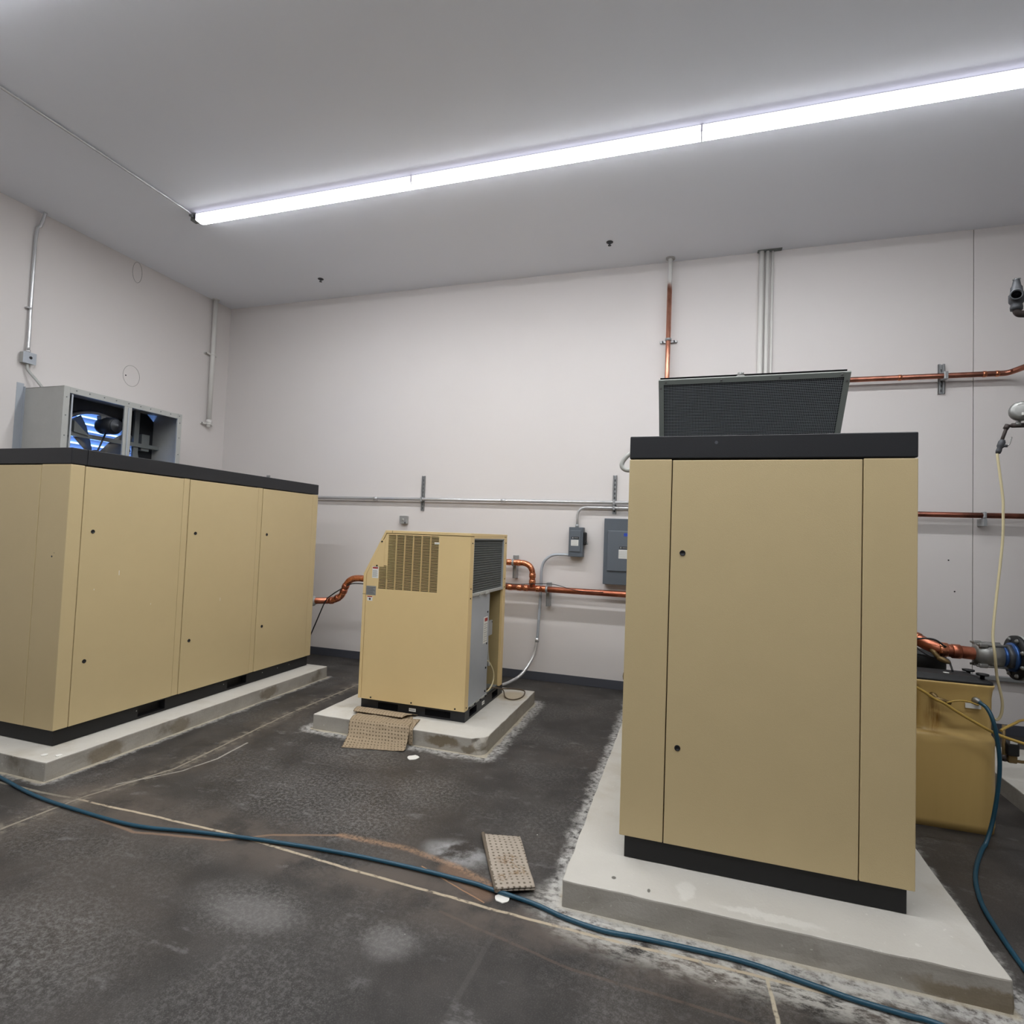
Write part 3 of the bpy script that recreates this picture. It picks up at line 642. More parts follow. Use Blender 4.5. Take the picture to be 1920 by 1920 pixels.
# junction box and conduits on left wall
J = thing('junction_box', (XL+.04, 3.87, 3.24), 'grey square box on the left wall above the fan box', 'junction box')
MB().rbox(XL+.001, XL+.06, 3.815, 3.93, 3.235, 3.345, .006).build('box_body', 'galv_dull', J)
MB().rbox(XL+.06, XL+.066, 3.812, 3.933, 3.232, 3.348, .003).build('cover', 'galv', J)
MB().cyl((XL+.066, 3.88, 3.295), (XL+.07, 3.88, 3.295), .014, seg=12).build('knockout', 'black_base', J)
MB().cyl((XL+.035, 3.87, 3.345), (XL+.035, 3.87, 3.375), .02, seg=14).build('connector', 'conduit', J)
cdt = MB().tube([(XL+.035, 3.87, 3.37), (XL+.03, 3.872, 3.6), (XL+.022, 3.873, 3.75), (XL+.02, 3.875, 4.55), (XL+.03, 3.905, 4.69), (XL+.055, 3.925, 4.829)], .015, 14).build('conduit', 'conduit')
tag(cdt, 'bare metal conduit running from the left wall box up to the ceiling', 'conduit')
tag(MB().rbox(XL+.001, XL+.045, 3.83, 3.87, 3.795, 3.81, .002).build('conduit_strap', 'conduit'), 'small strap holding the conduit on the left wall', 'pipe strap')
tag(MB().tube([(XL+.035, 3.87, 3.236), (XL+.04, 3.88, 3.17), (XL+.09, 3.93, 3.08), (XL+.14, 3.97, 2.996)], .013, 12, ribs=.06, sub=14).build('flexible_conduit', 'galv_dull'), 'short flexible conduit curving from the wall box into the fan box', 'conduit')

# white drop pipe near corner
W = thing('drop_pipe', (XL+.05, 6.12, 3.02), 'white painted pipe hanging from the ceiling near the left corner', 'pipe')
MB().cyl((XL+.055, 6.12, 3.13), (XL+.055, 6.12, 4.829), .03, seg=20).build('pipe', 'white_paint', W)
MB().lathe((XL+.055, 6.12, 4.829), (0, 0, -1), [(0, .048), (.008, .046)], 20).build('ceiling_plate', 'white_paint', W)
for z in (4.045, 3.07):
    MB().lathe((XL+.055, 6.12, z-.012), (0, 0, 1), [(0, .034), (.0245, .034)], 20).rbox(XL+.001, XL+.055, 6.02, 6.05, z-.01, z+.01, .002).rbox(XL+.03, XL+.05, 6.02, 6.2, z-.01, z+.01, .002).build('pipe_clamp', 'white_paint', W)
MB().lathe((XL+.055, 6.12, 3.02), (0, 0, 1), [(0, .012), (.015, .026), (.05, .026), (.06, .038), (.10, .038), (.11, .031)], 18).build('cap_fitting', 'white_paint', W)

# ------------------------------------------------------------------ ceiling: fixtures, conduit, sprinklers
def fixture(x0, y, label, group):
    L = 2.438
    root = thing('strip_light', (x0+L/2, y, H), label, 'strip light', group)
    MB().box(x0+.001, x0+L-.001, y-.047, y+.047, H-.008, H).build('housing', 'galv_dull', root)
    MB().box(x0+.006, x0+L-.006, y-.052, y+.052, H-.064, H-.008).build('lens_side', 'led_side', root)
    pr = [(y-.052, H-.064), (y-.044, H-.071), (y-.02, H-.076), (y+.02, H-.076), (y+.044, H-.071), (y+.052, H-.064)]
    MB().prism(pr, 'x', x0+.006, x0+L-.006).build('diffuser', 'led', root)
    for e in (x0+.001, x0+L-.006): MB().prism([(y-.053, H-.004)]+pr+[(y+.053, H-.004)], 'x', e, e+.005).build('end_cap', 'led_housing', root)
    return root
def dup(root, dx, dy, label, group):
    r = root.copy(); COL.objects.link(r); r.location = root.location+Vector((dx, dy, 0)); r['label'] = label; r['group'] = group
    for ch in root.children:
        c_ = ch.copy(); COL.objects.link(c_); c_.parent = r
        for gch in ch.children:
            d_ = gch.copy(); COL.objects.link(d_); d_.parent = c_
    return r
X0 = -4.864
G1 = 'strip lights in the visible ceiling row'
f0 = fixture(X0, 4.37, 'leftmost glowing strip light of the ceiling row, its end wired to the thin conduit', G1)
for i, lb_ in enumerate(('middle glowing strip light of the visible ceiling row', 'strip light of the ceiling row running off the right edge of the picture')):
    dup(f0, 2.438*(i+1), 0, lb_, G1)
for j, yy in enumerate((2.0, -.37)):
    for i in range(3):
        dup(f0, 2.438*i, yy-4.37, ('left', 'middle', 'right')[i]+(' strip light of the ceiling row just above the viewer', ' strip light of the ceiling row behind the viewer', ' strip light of the ceiling row by the front wall')[j], ('ceiling row above the viewer', 'ceiling row behind the viewer', 'ceiling row by the front wall')[j])
tag(MB().tube([(-4.905, 4.36, H-.03), (-4.89, 4.25, H-.016), (-4.885, 3.4, H-.014), (-4.885, 2.1, H-.014), (-4.885, 2.0, H-.016)], .011, 10, smooth=False).build('ceiling_conduit', 'conduit'), 'thin metal conduit along the ceiling to the left end of the strip lights', 'conduit')
cb = MB().rbox(-4.945, -4.868, 4.335, 4.405, H-.06, H, .006).cyl((-4.90, 4.335, H-.03), (-4.90, 4.29, H-.03), .016, seg=12).build('conduit_box', 'galv_dark'); tag(cb, 'small dark connector box at the left end of the strip lights', 'junction box')
for (x, y, lb_) in ((-4.53, 5.90, 'dark recessed sprinkler head, the left of two in the ceiling'), (-.887, 5.86, 'dark recessed sprinkler head, the right of two in the ceiling')):
    S = thing('sprinkler_head', (x, y, H), lb_, 'sprinkler', 'ceiling sprinkler heads')
    MB().lathe((x, y, H), (0, 0, -1), [(0, .036), (.004, .036), (.005, .026)], 20).build('ring', 'ink', S)
    MB().lathe((x, y, H-.004), (0, 0, -1), [(0, .02), (.014, .016), (.018, .005), (.03, .005), (.031, .018), (.034, .018)], 14).build('sprinkler', 'iron_cast', S)

# ------------------------------------------------------------------ back wall services
def strut(x, z0, z1, label, group='strut channels holding the wall conduit', y=YB, name='strut_channel', m_='strut', w_=.041, d_=.025):
    mb = MB().box(x-w_/2, x-w_/2+.004, y-d_, y-.001, z0, z1).box(x+w_/2-.004, x+w_/2, y-d_, y-.001, z0, z1).box(x-w_/2, x+w_/2, y-.005, y-.001, z0, z1)
    mb.box(x-w_/2, x-.010, y-d_, y-d_+.003, z0, z1).box(x+.010, x+w_/2, y-d_, y-d_+.003, z0, z1)
    k = int((z1-z0)/.05)
    for i in range(k): zz = z0+.02+i*.05; mb.rbox(x-.006, x+.006, y-.0065, y-.0048, zz, zz+.026, .002, 1)
    o = mb.build(name, [m_, 'ink']); return tag(o, label, 'strut', group)
strut(-5.64, 1.95, 2.39, 'metal strut on the back wall just showing above the left cabinet')
strut(-3.238, 1.95, 2.39, 'metal strut on the back wall above the small vented unit')
strut(-.83, 1.965, 2.405, 'metal strut on the back wall above the large grey panel')
def hpipe(name, pts, r, m_, label, cat, R=.1, seg=18):
    return tag(MB().bend(pts, r, R, seg).build(name, m_), label, cat)
HC = thing('wall_conduit', (-2.6, 6.40, 2.07), 'long horizontal metal conduit along the back wall at cabinet-top height', 'conduit')
MB().cyl((XL+.02, 6.403, 2.092), (.9, 6.403, 2.092), .0195, seg=18).build('conduit', 'conduit', HC)
for x in (-5.2, -3.9, -2.15): MB().cyl((x-.03, 6.403, 2.092), (x+.03, 6.403, 2.092), .0225, seg=18).build('coupling', 'conduit', HC)
for x in (-5.64, -3.238, -.83): MB().rbox(x-.012, x+.012, 6.38, 6.426, 2.062, 2.122, .004).build('strap', 'strut', HC)
hc2 = thing('wall_conduit', (-.6, 6.40, 1.8), 'thinner conduit bending down into the top of the small grey switch box', 'conduit')
MB().bend([(.9, 6.40, 2.032), (-1.243, 6.40, 2.032), (-1.243, 6.40, 1.80)], .0145, .17, 14, k=10).build('conduit', 'conduit', hc2)
MB().rbox(-.842, -.818, 6.38, 6.426, 2.008, 2.056, .004).build('strap', 'strut', hc2)
MB().cyl((-1.243, 6.40, 1.798), (-1.243, 6.40, 1.835), .02, seg=14).build('connector', 'strut', hc2)
# blank box above dryer
bb = thing('outlet_box', (-3.48, 6.43, 1.77), 'small square grey box on the wall directly above the sloped vented unit', 'junction box')
MB().rbox(-3.535, -3.435, 6.40, 6.449, 1.778, 1.878, .006).build('box_body', 'galv_dull', bb)
MB().rbox(-3.535, -3.435, 6.395, 6.40, 1.778, 1.878, .003).build('cover', 'strut', bb)
MB().lathe((-3.485, 6.395, 1.828), (0, -1, 0), [(0, .018), (.003, .016)], 16).build('knockout', 'galv_dull', bb)
MB().cyl((-3.453, 6.395, 1.79), (-3.453, 6.391, 1.79), .008, seg=8).build('screw', 'black_base', bb)
# safety switch
S = thing('safety_switch', (-1.24, 6.40, 1.455), 'small dark grey electrical switch box with a side handle on the back wall', 'switch box')
MB().rbox(-1.325, -1.160, 6.345, 6.449, 1.462, 1.80, .005).build('enclosure', 'panel_grey', S)
dr = MB().rbox(-1.312, -1.185, 6.335, 6.345, 1.52, 1.765, .01).build('raised_cover', 'panel_raise', S)
lb = MB().box(-1.295, -1.21, 6.3335, 6.335, 1.588, 1.655).box(-1.293, -1.205, 6.3335, 6.335, 1.665, 1.69, 1).box(-1.285, -1.268, 6.333, 6.334, 1.67, 1.685, 2).box(-1.26, -1.215, 6.333, 6.334, 1.675, 1.681, 2)
for i in range(6): lb.box(-1.29, -1.215-.006*(i % 2), 6.333, 6.3337, 1.594+i*.010, 1.5965+i*.010, 2)
lb.build('rating_label', ['label_white', 'black_base', 'label_grey'], dr)
hd = MB().rbox(-1.160, -1.135, 6.36, 6.43, 1.60, 1.745, .006).rbox(-1.142, -1.118, 6.34, 6.37, 1.61, 1.65, .006).rbox(-1.145, -1.125, 6.345, 6.40, 1.63, 1.74, .006).build('handle', 'black_base', S)
MB().cyl((-1.125, 6.36, 1.62), (-1.105, 6.36, 1.62), .012, seg=10).build('latch', 'strut', hd)
# big panel
E_ = thing('electrical_panel', (-.6, 6.40, 1.17), 'large dark grey electrical panel partly hidden by the right-hand cabinet', 'electrical panel')
MB().rbox(-.922, -.30, 6.33, 6.449, 1.175, 1.91, .005).build('enclosure', 'panel_grey', E_)
dr = MB().rbox(-.88, -.34, 6.315, 6.33, 1.325, 1.775, .02).build('raised_door', 'panel_raise', E_)
lb = MB().box(-.752, -.60, 6.3135, 6.315, 1.468, 1.565).box(-.745, -.60, 6.3135, 6.315, 1.575, 1.60, 1).box(-.738, -.722, 6.313, 6.314, 1.58, 1.596, 2).box(-.712, -.62, 6.313, 6.314, 1.584, 1.591, 2)
for i in range(8): lb.box(-.748, -.61-.006*(i % 2), 6.313, 6.3137, 1.475+i*.0105, 1.4775+i*.0105, 2)
lb.build('rating_label', ['label_white', 'black_base', 'label_grey'], dr)
MB().rbox(-.70, -.66, 6.3125, 6.315, 1.715, 1.75, .008).build('blue_sticker', 'ink_blue', dr)
# flex from switch to dryer
C2 = thing('switch_conduit', (-1.6, 6.38, .03), 'flexible metal conduit curving from the switch box down to the floor', 'conduit')
MB().tube([(-1.325, 6.39, 1.478), (-1.42, 6.39, 1.478), (-1.53, 6.39, 1.462), (-1.615, 6.39, 1.39), (-1.645, 6.39, 1.28), (-1.648, 6.40, 1.1), (-1.655, 6.39, .75), (-1.667, 6.39, .49)], .0165, 14).build('upper_conduit', 'galv', C2)
MB().cyl((-1.667, 6.39, .50), (-1.669, 6.39, .455), .022, seg=14).build('coupling', 'conduit', C2)
MB().tube([(-1.668, 6.39, .47), (-1.695, 6.35, .30), (-1.78, 6.22, .12), (-1.88, 6.08, .045), (-1.98, 5.93, .022), (-2.1, 5.80, .03), (-2.16, 5.72, .08)], .0175, 12, ribs=.05, sub=18).build('lower_conduit', 'conduit', C2)
# copper behind the dryer
K = thing('copper_pipe', (-1.4, 6.3, 1.03), 'thick copper pipe with a tee and elbow on the wall right of the vented unit', 'copper pipe')
MB().cyl((-2.6, 6.30, 1.078), (.7, 6.30, 1.078), .0345, seg=24).build('main_run', 'copper', K)
MB().bend([(-2.6, 6.30, 1.365), (-1.727, 6.30, 1.365), (-1.727, 6.30, 1.08)], .0335, .14, 24, k=10).build('branch', 'copper_bright', K)
def ring(parent, p, d, r, l=.05, m_='copper_bright'):
    p = Vector(p); d = Vector(d).normalized(); MB().lathe(p-d*l/2, d, [(0, r-.003), (.004, r), (l-.004, r), (l, r-.003)], 22).build('fitting', m_, parent)
for x in (-2.35, -2.12, -1.995, -1.88, -1.80, -1.655, -1.585): ring(K, (x, 6.30, 1.078), (1, 0, 0), .0385, .055)
for p in ((-2.02, 6.30, 1.365), (-1.90, 6.30, 1.365)): ring(K, p, (1, 0, 0), .0375, .045)
for z in (1.225, 1.15): ring(K, (-1.727, 6.30, z), (0, 0, 1), .0385, .05)
for x, z0, z1, zc in ((-1.965, 1.175, 1.445, 1.365), (-1.55, .875, 1.15, 1.078)):
    mb = MB().box(x-.02, x+.02, 6.37, 6.449, z0, z1).box(x-.02, x-.016, 6.352, 6.37, z0, z1).box(x+.016, x+.02, 6.352, 6.37, z0, z1)
    mb.lathe((x-.012, 6.30, zc), (1, 0, 0), [(0, .037), (0, .042), (.024, .042), (.024, .037)], 22)
    mb.build('strut_support', 'strut', K)
MB().tube([(-2.1, 6.25, 1.13), (-1.9, 6.25, 1.118), (-1.5, 6.255, 1.145), (-1.2, 6.26, 1.09), (-.9, 6.26, 1.09)], .004, 6).build('control_wire', 'rubber_black', K)
# copper between left compressor and dryer
K2 = thing('copper_pipe', (-3.9, 5.75, .75), 'copper pipe rising in an S bend between the left cabinet and the vented unit', 'copper pipe')
MB().bend([(-4.62, 5.50, .785), (-4.62, 5.75, .785), (-4.03, 5.75, .83)], .037, .1, 22).build('lower_run', 'copper', K2)
MB().tube([(-4.05, 5.75, .829), (-3.97, 5.75, .85), (-3.895, 5.75, .90), (-3.865, 5.75, .965), (-3.835, 5.75, 1.03), (-3.785, 5.75, 1.085), (-3.70, 5.75, 1.112), (-3.5, 5.75, 1.112), (-2.9, 5.75, 1.112), (-2.6, 5.74, 1.11), (-2.47, 5.65, 1.11), (-2.42, 5.50, 1.11), (-2.42, 5.33, 1.11)], .038, 22).build('s_bend', 'copper_bright', K2)
for p, d in (((-4.03, 5.75, .832), (1, 0, .12)), ((-3.945, 5.75, .866), (1, 0, .5)), ((-3.868, 5.75, .955), (.35, 0, 1)), ((-3.845, 5.75, 1.01), (.5, 0, 1))): ring(K2, p, d, .0425, .045, 'copper')
MB().lathe((-4.31, 5.75, .808), (1, 0, .08), [(0, .062), (.035, .062), (.045, .045), (.07, .043)], 20).build('flange', 'galv_dull', K2)
MB().tube([(-4.32, 5.72, .3), (-4.1, 5.70, .78), (-4.06, 5.71, .86), (-3.95, 5.69, .93), (-3.86, 5.69, .985)], .007, 8, smooth=False).build('control_cable', 'rubber_black', K2)
MB().tube([(-3.80, 5.70, 1.02), (-3.7, 5.69, 1.055), (-3.5, 5.69, 1.06)], .006, 8).build('control_cable', 'rubber_black', K2)
# copper: vertical from ceiling then right
K3 = thing('copper_pipe', (-.28, 6.39, 3.33), 'copper pipe dropping from the ceiling then running right behind the mesh hood', 'copper pipe')
MB().bend([(-.28, 6.36, 4.829), (-.285, 6.36, 3.372), (.1, 6.36, 3.372)], .026, .09, 20).build('vertical_drop', 'copper_painted', K3)
MB().bend([(.08, 6.36, 3.372), (2.80, 6.36, 3.372), (2.86, 6.30, 3.39), (3.0, 6.0, 3.42), (3.1, 5.3, 3.42)], .026, .09, 20).build('horizontal_run', 'copper_tarnished', K3)
for p, d in (((1.93, 6.36, 3.372), (1, 0, 0)), ((2.62, 6.36, 3.372), (1, 0, 0)), ((2.72, 6.36, 3.372), (1, 0, 0))): ring(K3, p, d, .0295, .03)
mb = MB().rbox(-.375, -.19, 6.425, 6.449, 3.895, 3.92, .003).lathe((-.282, 6.36, 3.895), (0, 0, 1), [(0, .028), (0, .034), (.026, .034), (.026, .028)], 20); mb.build('pipe_clamp', 'strut', K3)
for x in (-.345, -.22): MB().cyl((x, 6.425, 3.907), (x, 6.40, 3.907), .009, seg=6).build('bolt', 'iron_cast', K3)
MB().lathe((-.28, 6.36, 4.83), (0, 0, -1), [(0, .05), (.012, .05)], 20).build('ceiling_plate', 'caulk', K3)
s = strut(2.303, 3.215, 3.508, 'metal strut holding the upper copper pipe left of the wall seam', group='single struts on the right', w_=.055)
MB().rbox(2.29, 2.325, 6.328, 6.425, 3.335, 3.41, .006).build('pipe_clamp', 'strut', s)
K4 = thing('copper_pipe', (2.4, 6.36, 2.0), 'dark tarnished copper pipe on the wall between the right cabinet and picture edge', 'copper pipe')
MB().cyl((.7, 6.35, 2.03), (4.6, 6.35, 2.03), .026, seg=20).build('pipe', 'copper_old', K4)
MB().rbox(2.60, 2.63, 6.32, 6.449, 1.93, 2.0, .003).rbox(2.60, 2.63, 6.32, 6.38, 2.0, 2.064, .01).build('hanger', 'strut', K4)
# white vertical conduits
for x, r, lb_ in ((.662, .026, 'thick white vertical pipe, leftmost of three rising to the ceiling'), (.722, .020, 'white vertical pipe, middle of three rising to the ceiling'), (.772, .013, 'thin white vertical pipe, rightmost of three rising to the ceiling')):
    o = MB().cyl((x, YB-r-.001, 1.6), (x, YB-r-.001, 4.829), r, seg=18).build('riser_pipe', 'white_paint'); tag(o, lb_, 'pipe', 'white risers behind the mesh hood')
tag(MB().rbox(.62, .86, 6.39, 6.449, 4.822, 4.83, .002).build('ceiling_bracket', 'galv_dark'), 'small dark bracket where the three white pipes meet the ceiling', 'bracket')
# grey raceway low on back wall at right
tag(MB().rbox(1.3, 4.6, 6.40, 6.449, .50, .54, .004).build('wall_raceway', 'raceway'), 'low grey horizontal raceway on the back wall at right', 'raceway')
# grey loop conduit and drain at left edge of right compressor
tag(MB().tube([(-.05, 5.0, 2.20), (-.12, 5.0, 2.40), (-.30, 5.0, 2.49), (-.45, 5.0, 2.475), (-.55, 5.0, 2.41), (-.59, 5.0, 2.335), (-.54, 5.0, 2.29), (-.40, 5.0, 2.31), (-.26, 5.0, 2.32), (-.18, 5.0, 2.20)], .02, 12).build('hose_loop', 'hose_grey'), 'grey hose loop sticking out beside the black cap of the right cabinet', 'hose')
tag(MB().lathe((-.30, 5.0, .50), (-1, 0, 0), [(0, .03), (.10, .03), (.11, .04), (.20, .045), (.225, .03), (.23, .0)], 18).build('drain_fitting', 'brass_dull'), 'small brown round fitting low on the left side of the right cabinet', 'pipe fitting')

# ------------------------------------------------------------------ right side: tank, receiver piping
T = thing('condensate_tank', (1.5, 4.3, 0), 'beige plastic tank with black lid and rust drips right of the tall cabinet', 'tank')
def rrect(x0, x1, y0, y1, r, k=6, bow=0):
    pts = []
    for cx_, cy_, a0 in ((x1-r, y0+r, -90), (x1-r, y1-r, 0), (x0+r, y1-r, 90), (x0+r, y0+r, 180)):
        for i in range(k+1):
            a = math.radians(a0+90*i/k); pts.append((cx_+r*math.cos(a), cy_+r*math.sin(a)))
    return pts
def loft(rings, mi=0, smooth=True):
    mb = MB(); k = len(rings[0][0]); vs = []
    for p, z in rings: vs += [(a, b, z) for a, b in p]
    fs = [(j*k+i, j*k+(i+1) % k, (j+1)*k+(i+1) % k, (j+1)*k+i) for j in range(len(rings)-1) for i in range(k)]
    mb.add(vs, fs, mi, smooth); mb.add(vs[:k], [list(range(k))[::-1]], mi); mb.add(vs[-k:], [list(range(k))], mi); return mb
R0 = lambda x0, x1, y0, y1, r: rrect(x0, x1, y0, y1, r)
loft([(R0(1.20, 1.786, 4.145, 4.47, .07), 0.0), (R0(1.195, 1.79, 4.14, 4.475, .07), .05), (R0(1.198, 1.787, 4.14, 4.472, .07), .50), (R0(1.198, 1.787, 4.14, 4.472, .07), .543), (R0(1.204, 1.784, 4.146, 4.468, .065), .556),
      (R0(1.25, 1.778, 4.158, 4.455, .05), .566), (R0(1.375, 1.775, 4.172, 4.45, .05), .574), (R0(1.375, 1.775, 4.172, 4.45, .05), .60), (R0(1.365, 1.775, 4.168, 4.45, .05), .80), (R0(1.34, 1.777, 4.158, 4.452, .05), .845), (R0(1.30, 1.778, 4.150, 4.455, .04), .868), (R0(1.30, 1.778, 4.150, 4.455, .04), .880)]).build('tank_body', 'tank', T)
lid = loft([(R0(1.302, 1.776, 4.153, 4.452, .04), .880), (R0(1.302, 1.774, 4.158, 4.40, .04), .895), (R0(1.34, 1.73, 4.19, 4.37, .03), .898), (R0(1.35, 1.70, 4.20, 4.36, .02), .918)]).build('lid', 'black_base', T)
for x, y in ((1.715, 4.36), (1.745, 4.25)): MB().lathe((x, y, .89), (0, 0, 1), [(0, .012), (.03, .012), (.032, .032), (.042, .034), (.046, .0)], 14).build('lid_knob', 'black_base', lid)
MB().cyl((1.555, 4.25, .918), (1.555, 4.25, .920), .016, seg=12).build('lid_sticker', 'label_white', lid)
MB().lathe((1.672, 4.158, .786), (0, -1, 0), [(0, .02), (.02, .02), (.025, .015), (.05, .015)], 14).build('outlet_port', 'steel', T)
MB().box(1.62, 1.70, 4.155, 4.1595, .735, .765).build('port_label', 'label_white', T)
tag(MB().lathe((1.45, 4.16, .79), (0, -1, 0), [(0, .018), (.03, .018), (.035, .012), (.06, .012)], 12).lathe((1.44, 4.105, .785), (1, 0, -.25), [(0, .012), (.05, .014), (.09, .010)], 10).build('needle_valve', 'brass_dull', T), 'brown brass valve on the tank front')
tag(MB().lathe((1.54, 4.64, 0), (0, 0, 1), [(0, .13), (.86, .13), (.865, .15), (.965, .15), (.98, .14), (.975, .11), (.95, .10)], 32).build('black_canister', 'black_base'), 'black round canister standing just behind the beige tank', 'canister')
tag(MB().tube([(1.1, 4.03, .93), (1.324, 4.05, .851), (1.423, 4.05, .793), (1.478, 4.05, .768), (1.553, 4.05, .721), (1.71, 4.05, .636), (1.812, 4.05, .602), (1.95, 4.07, .575), (2.2, 4.2, .58)], .0085, 8).build('yellow_hose', 'hose_yellow'), 'thin amber hose stretched diagonally across the front of the beige tank', 'hose')
tag(MB().tube([(1.50, 4.09, .768), (1.552, 4.075, .79), (1.61, 4.08, .788), (1.66, 4.09, .772)], .005, 8).build('clear_tube', 'hose_yellow'), 'short thin tube arching from the brass valve to the tank port', 'hose')
tag(MB().tube([(2.2, 4.45, .66), (2.02, 4.40, .64), (1.96, 4.36, .625), (1.90, 4.33, .60), (1.86, 4.30, .585)], .008, 8).build('amber_tube', 'hose_yellow'), 'short amber hose joining from the right edge behind the teal hose', 'hose')
# teal drain hose
tag(MB().tube([(1.672, 4.105, .786), (1.69, 4.06, .765), (1.705, 4.022, .70), (1.728, 4.018, .554), (1.734, 4.02, .433), (1.722, 4.02, .278), (1.695, 4.01, .13), (1.65, 3.97, .03), (1.60, 3.90, .012), (1.50, 3.71, .0115), (1.43, 3.55, .0115), (1.38, 3.39, .0115), (1.352, 3.257, .0115), (1.335, 3.08, .0115), (1.325, 2.90, .0115), (1.32, 2.5, .0115), (1.35, 2.0, .0115)], .011, 10).build('drain_hose', 'hose_teal'), 'teal hose hanging from the beige tank and running over the floor at right', 'hose')
# floor hose
tag(MB().tube([(-4.9, 2.6, .0125), (-4.5, 2.58, .0125), (-4.174, 2.527, .0125), (-3.749, 2.446, .0125), (-3.386, 2.414, .0125), (-2.88, 2.404, .0125), (-2.511, 2.475, .0125), (-2.114, 2.54, .0125), (-1.677, 2.587, .0125), (-1.316, 2.602, .0125), (-.971, 2.597, .0125), (-.858, 2.584, .0125), (-.641, 2.555, .0125), (-.484, 2.512, .0125), (-.316, 2.49, .0125), (-.164, 2.502, .0125), (.051, 2.512, .0125), (.254, 2.512, .0125), (.441, 2.484, .0125), (.614, 2.455, .0125), (.78, 2.442, .0125), (.9, 2.43, .0125), (1.3, 2.3, .0125)], .0098, 12).build('floor_hose', 'hose_teal'), 'long teal air hose snaking across the floor in the foreground', 'hose')

# discharge pipe with flange (right)
Q = thing('discharge_pipe', (1.7, 4.5, .95), 'copper discharge pipe with couplings and a large bolted flange at the right edge', 'pipe')
y_ = 4.42
MB().tube([(.93, 5.19, 1.295), (1.0, 5.1, 1.27), (1.30, 4.72, 1.165), (1.47, 4.52, 1.085), (1.535, 4.45, 1.052), (1.60, 4.425, 1.036), (1.70, 4.42, 1.030), (1.80, 4.42, 1.026)], .041, 24).build('copper_run', 'copper', Q)
for p, d, m_ in (((1.475, 4.515, 1.082), (.7, -.72, -.3), 'copper_bright'), ((1.60, 4.425, 1.036), (1, -.1, -.05), 'copper_bright'), ((1.67, 4.42, 1.031), (1, 0, 0), 'copper')): ring(Q, p, d, .046, .05, m_)
MB().cyl((1.53, 4.43, 1.04), (1.56, 4.36, .985), .014, seg=12).lathe((1.565, 4.355, .983), (1, -.4, -.4), [(-.02, .012), (0, .018), (.03, .016), (.05, .008)], 12).build('bleed_valve', 'brass_dull', Q)
MB().lathe((1.765, y_, 1.026), (1, 0, 0), [(0, .046), (.01, .062), (.05, .072), (.075, .078), (.14, .078), (.145, .05), (.17, .05)], 28).build('coupling', 'steel', Q)
mb = MB()
for a in (60, 125, 235, 300):
    c_, s_ = math.cos(math.radians(a)), math.sin(math.radians(a)); mb.rbox(1.775, 1.825, y_+c_*.078-.016, y_+c_*.078+.016, 1.026+s_*.078-.014, 1.026+s_*.078+.014, .008)
    mb.cyl((1.765, y_+c_*.082, 1.026+s_*.082), (1.925, y_+c_*.082, 1.026+s_*.082), .007, seg=8)
mb.build('coupling_bolts', 'steel', Q)
MB().lathe((1.915, y_, 1.024), (1, 0, 0), [(0, .062), (.02, .066)], 28).build('blue_gasket', 'steel_blue', Q)
MB().lathe((1.93, y_, 1.024), (1, 0, 0), [(0, .07), (.004, .083), (.03, .083), (.034, .07)], 6).build('hex_nut', 'iron_cast', Q)
MB().lathe((1.96, y_, 1.024), (1, 0, 0), [(0, .09), (.018, .092), (.02, .06)], 28).build('blue_ring', 'steel_blue', Q)
fl = MB().lathe((1.98, y_, 1.022), (1, 0, 0), [(0, .07), (.0, .138), (.022, .140), (.024, .07)], 40).build('flange', 'black_base', Q)
MB().lathe((2.006, y_, 1.022), (1, 0, 0), [(0, .10), (0, .139), (.026, .139), (.035, .085), (.10, .075), (.6, .075)], 40).build('pipe_flange', 'galv_dull', Q)
for i in range(8):
    a = math.radians(22.5+45*i); p = Vector((1.965, y_+.118*math.cos(a), 1.022+.118*math.sin(a)))
    MB().lathe(p, (1, 0, 0), [(0, .008), (.006, .008), (.006, .0135), (.016, .0135)], 6).lathe(p+Vector((.067, 0, 0)), (1, 0, 0), [(0, .0135), (.012, .0135), (.012, .008), (.025, .008)], 6).build('bolt', 'steel', fl)
tag(MB().tube([(.94, 4.55, .96), (1.25, 4.42, 1.02), (1.38, 4.40, 1.08), (1.52, 4.38, 1.105), (1.60, 4.375, 1.06)], .006, 8).tube([(1.25, 4.55, 1.18), (1.42, 4.45, 1.06), (1.52, 4.40, .99), (1.60, 4.36, .985), (1.61, 4.33, .95), (1.612, 4.31, .92)], .006, 8).build('black_wire', 'rubber_black'), 'black wires looping over the copper discharge pipe behind the tank', 'cable')

# receiver tank (outside right edge; carries gauge and safety valve)
RT = thing('air_receiver', (3.15, 4.85, .12), 'grey vertical pressure vessel standing on its pad past the right picture edge', 'air receiver')
MB().lathe((3.15, 4.85, .32), (0, 0, 1), [(0, .05), (.05, .3), (.12, .48), (.22, .58), (2.9, .58), (3.0, .48), (3.08, .3), (3.12, .05)], 48).build('vessel', 'receiver', RT)
for a in (45, 135, 225, 315):
    c_, s_ = math.cos(math.radians(a)), math.sin(math.radians(a)); MB().rbox(3.15+c_*.5-.04, 3.15+c_*.5+.04, 4.85+s_*.5-.04, 4.85+s_*.5+.04, .12, .6, .005).build('leg', 'receiver', RT)
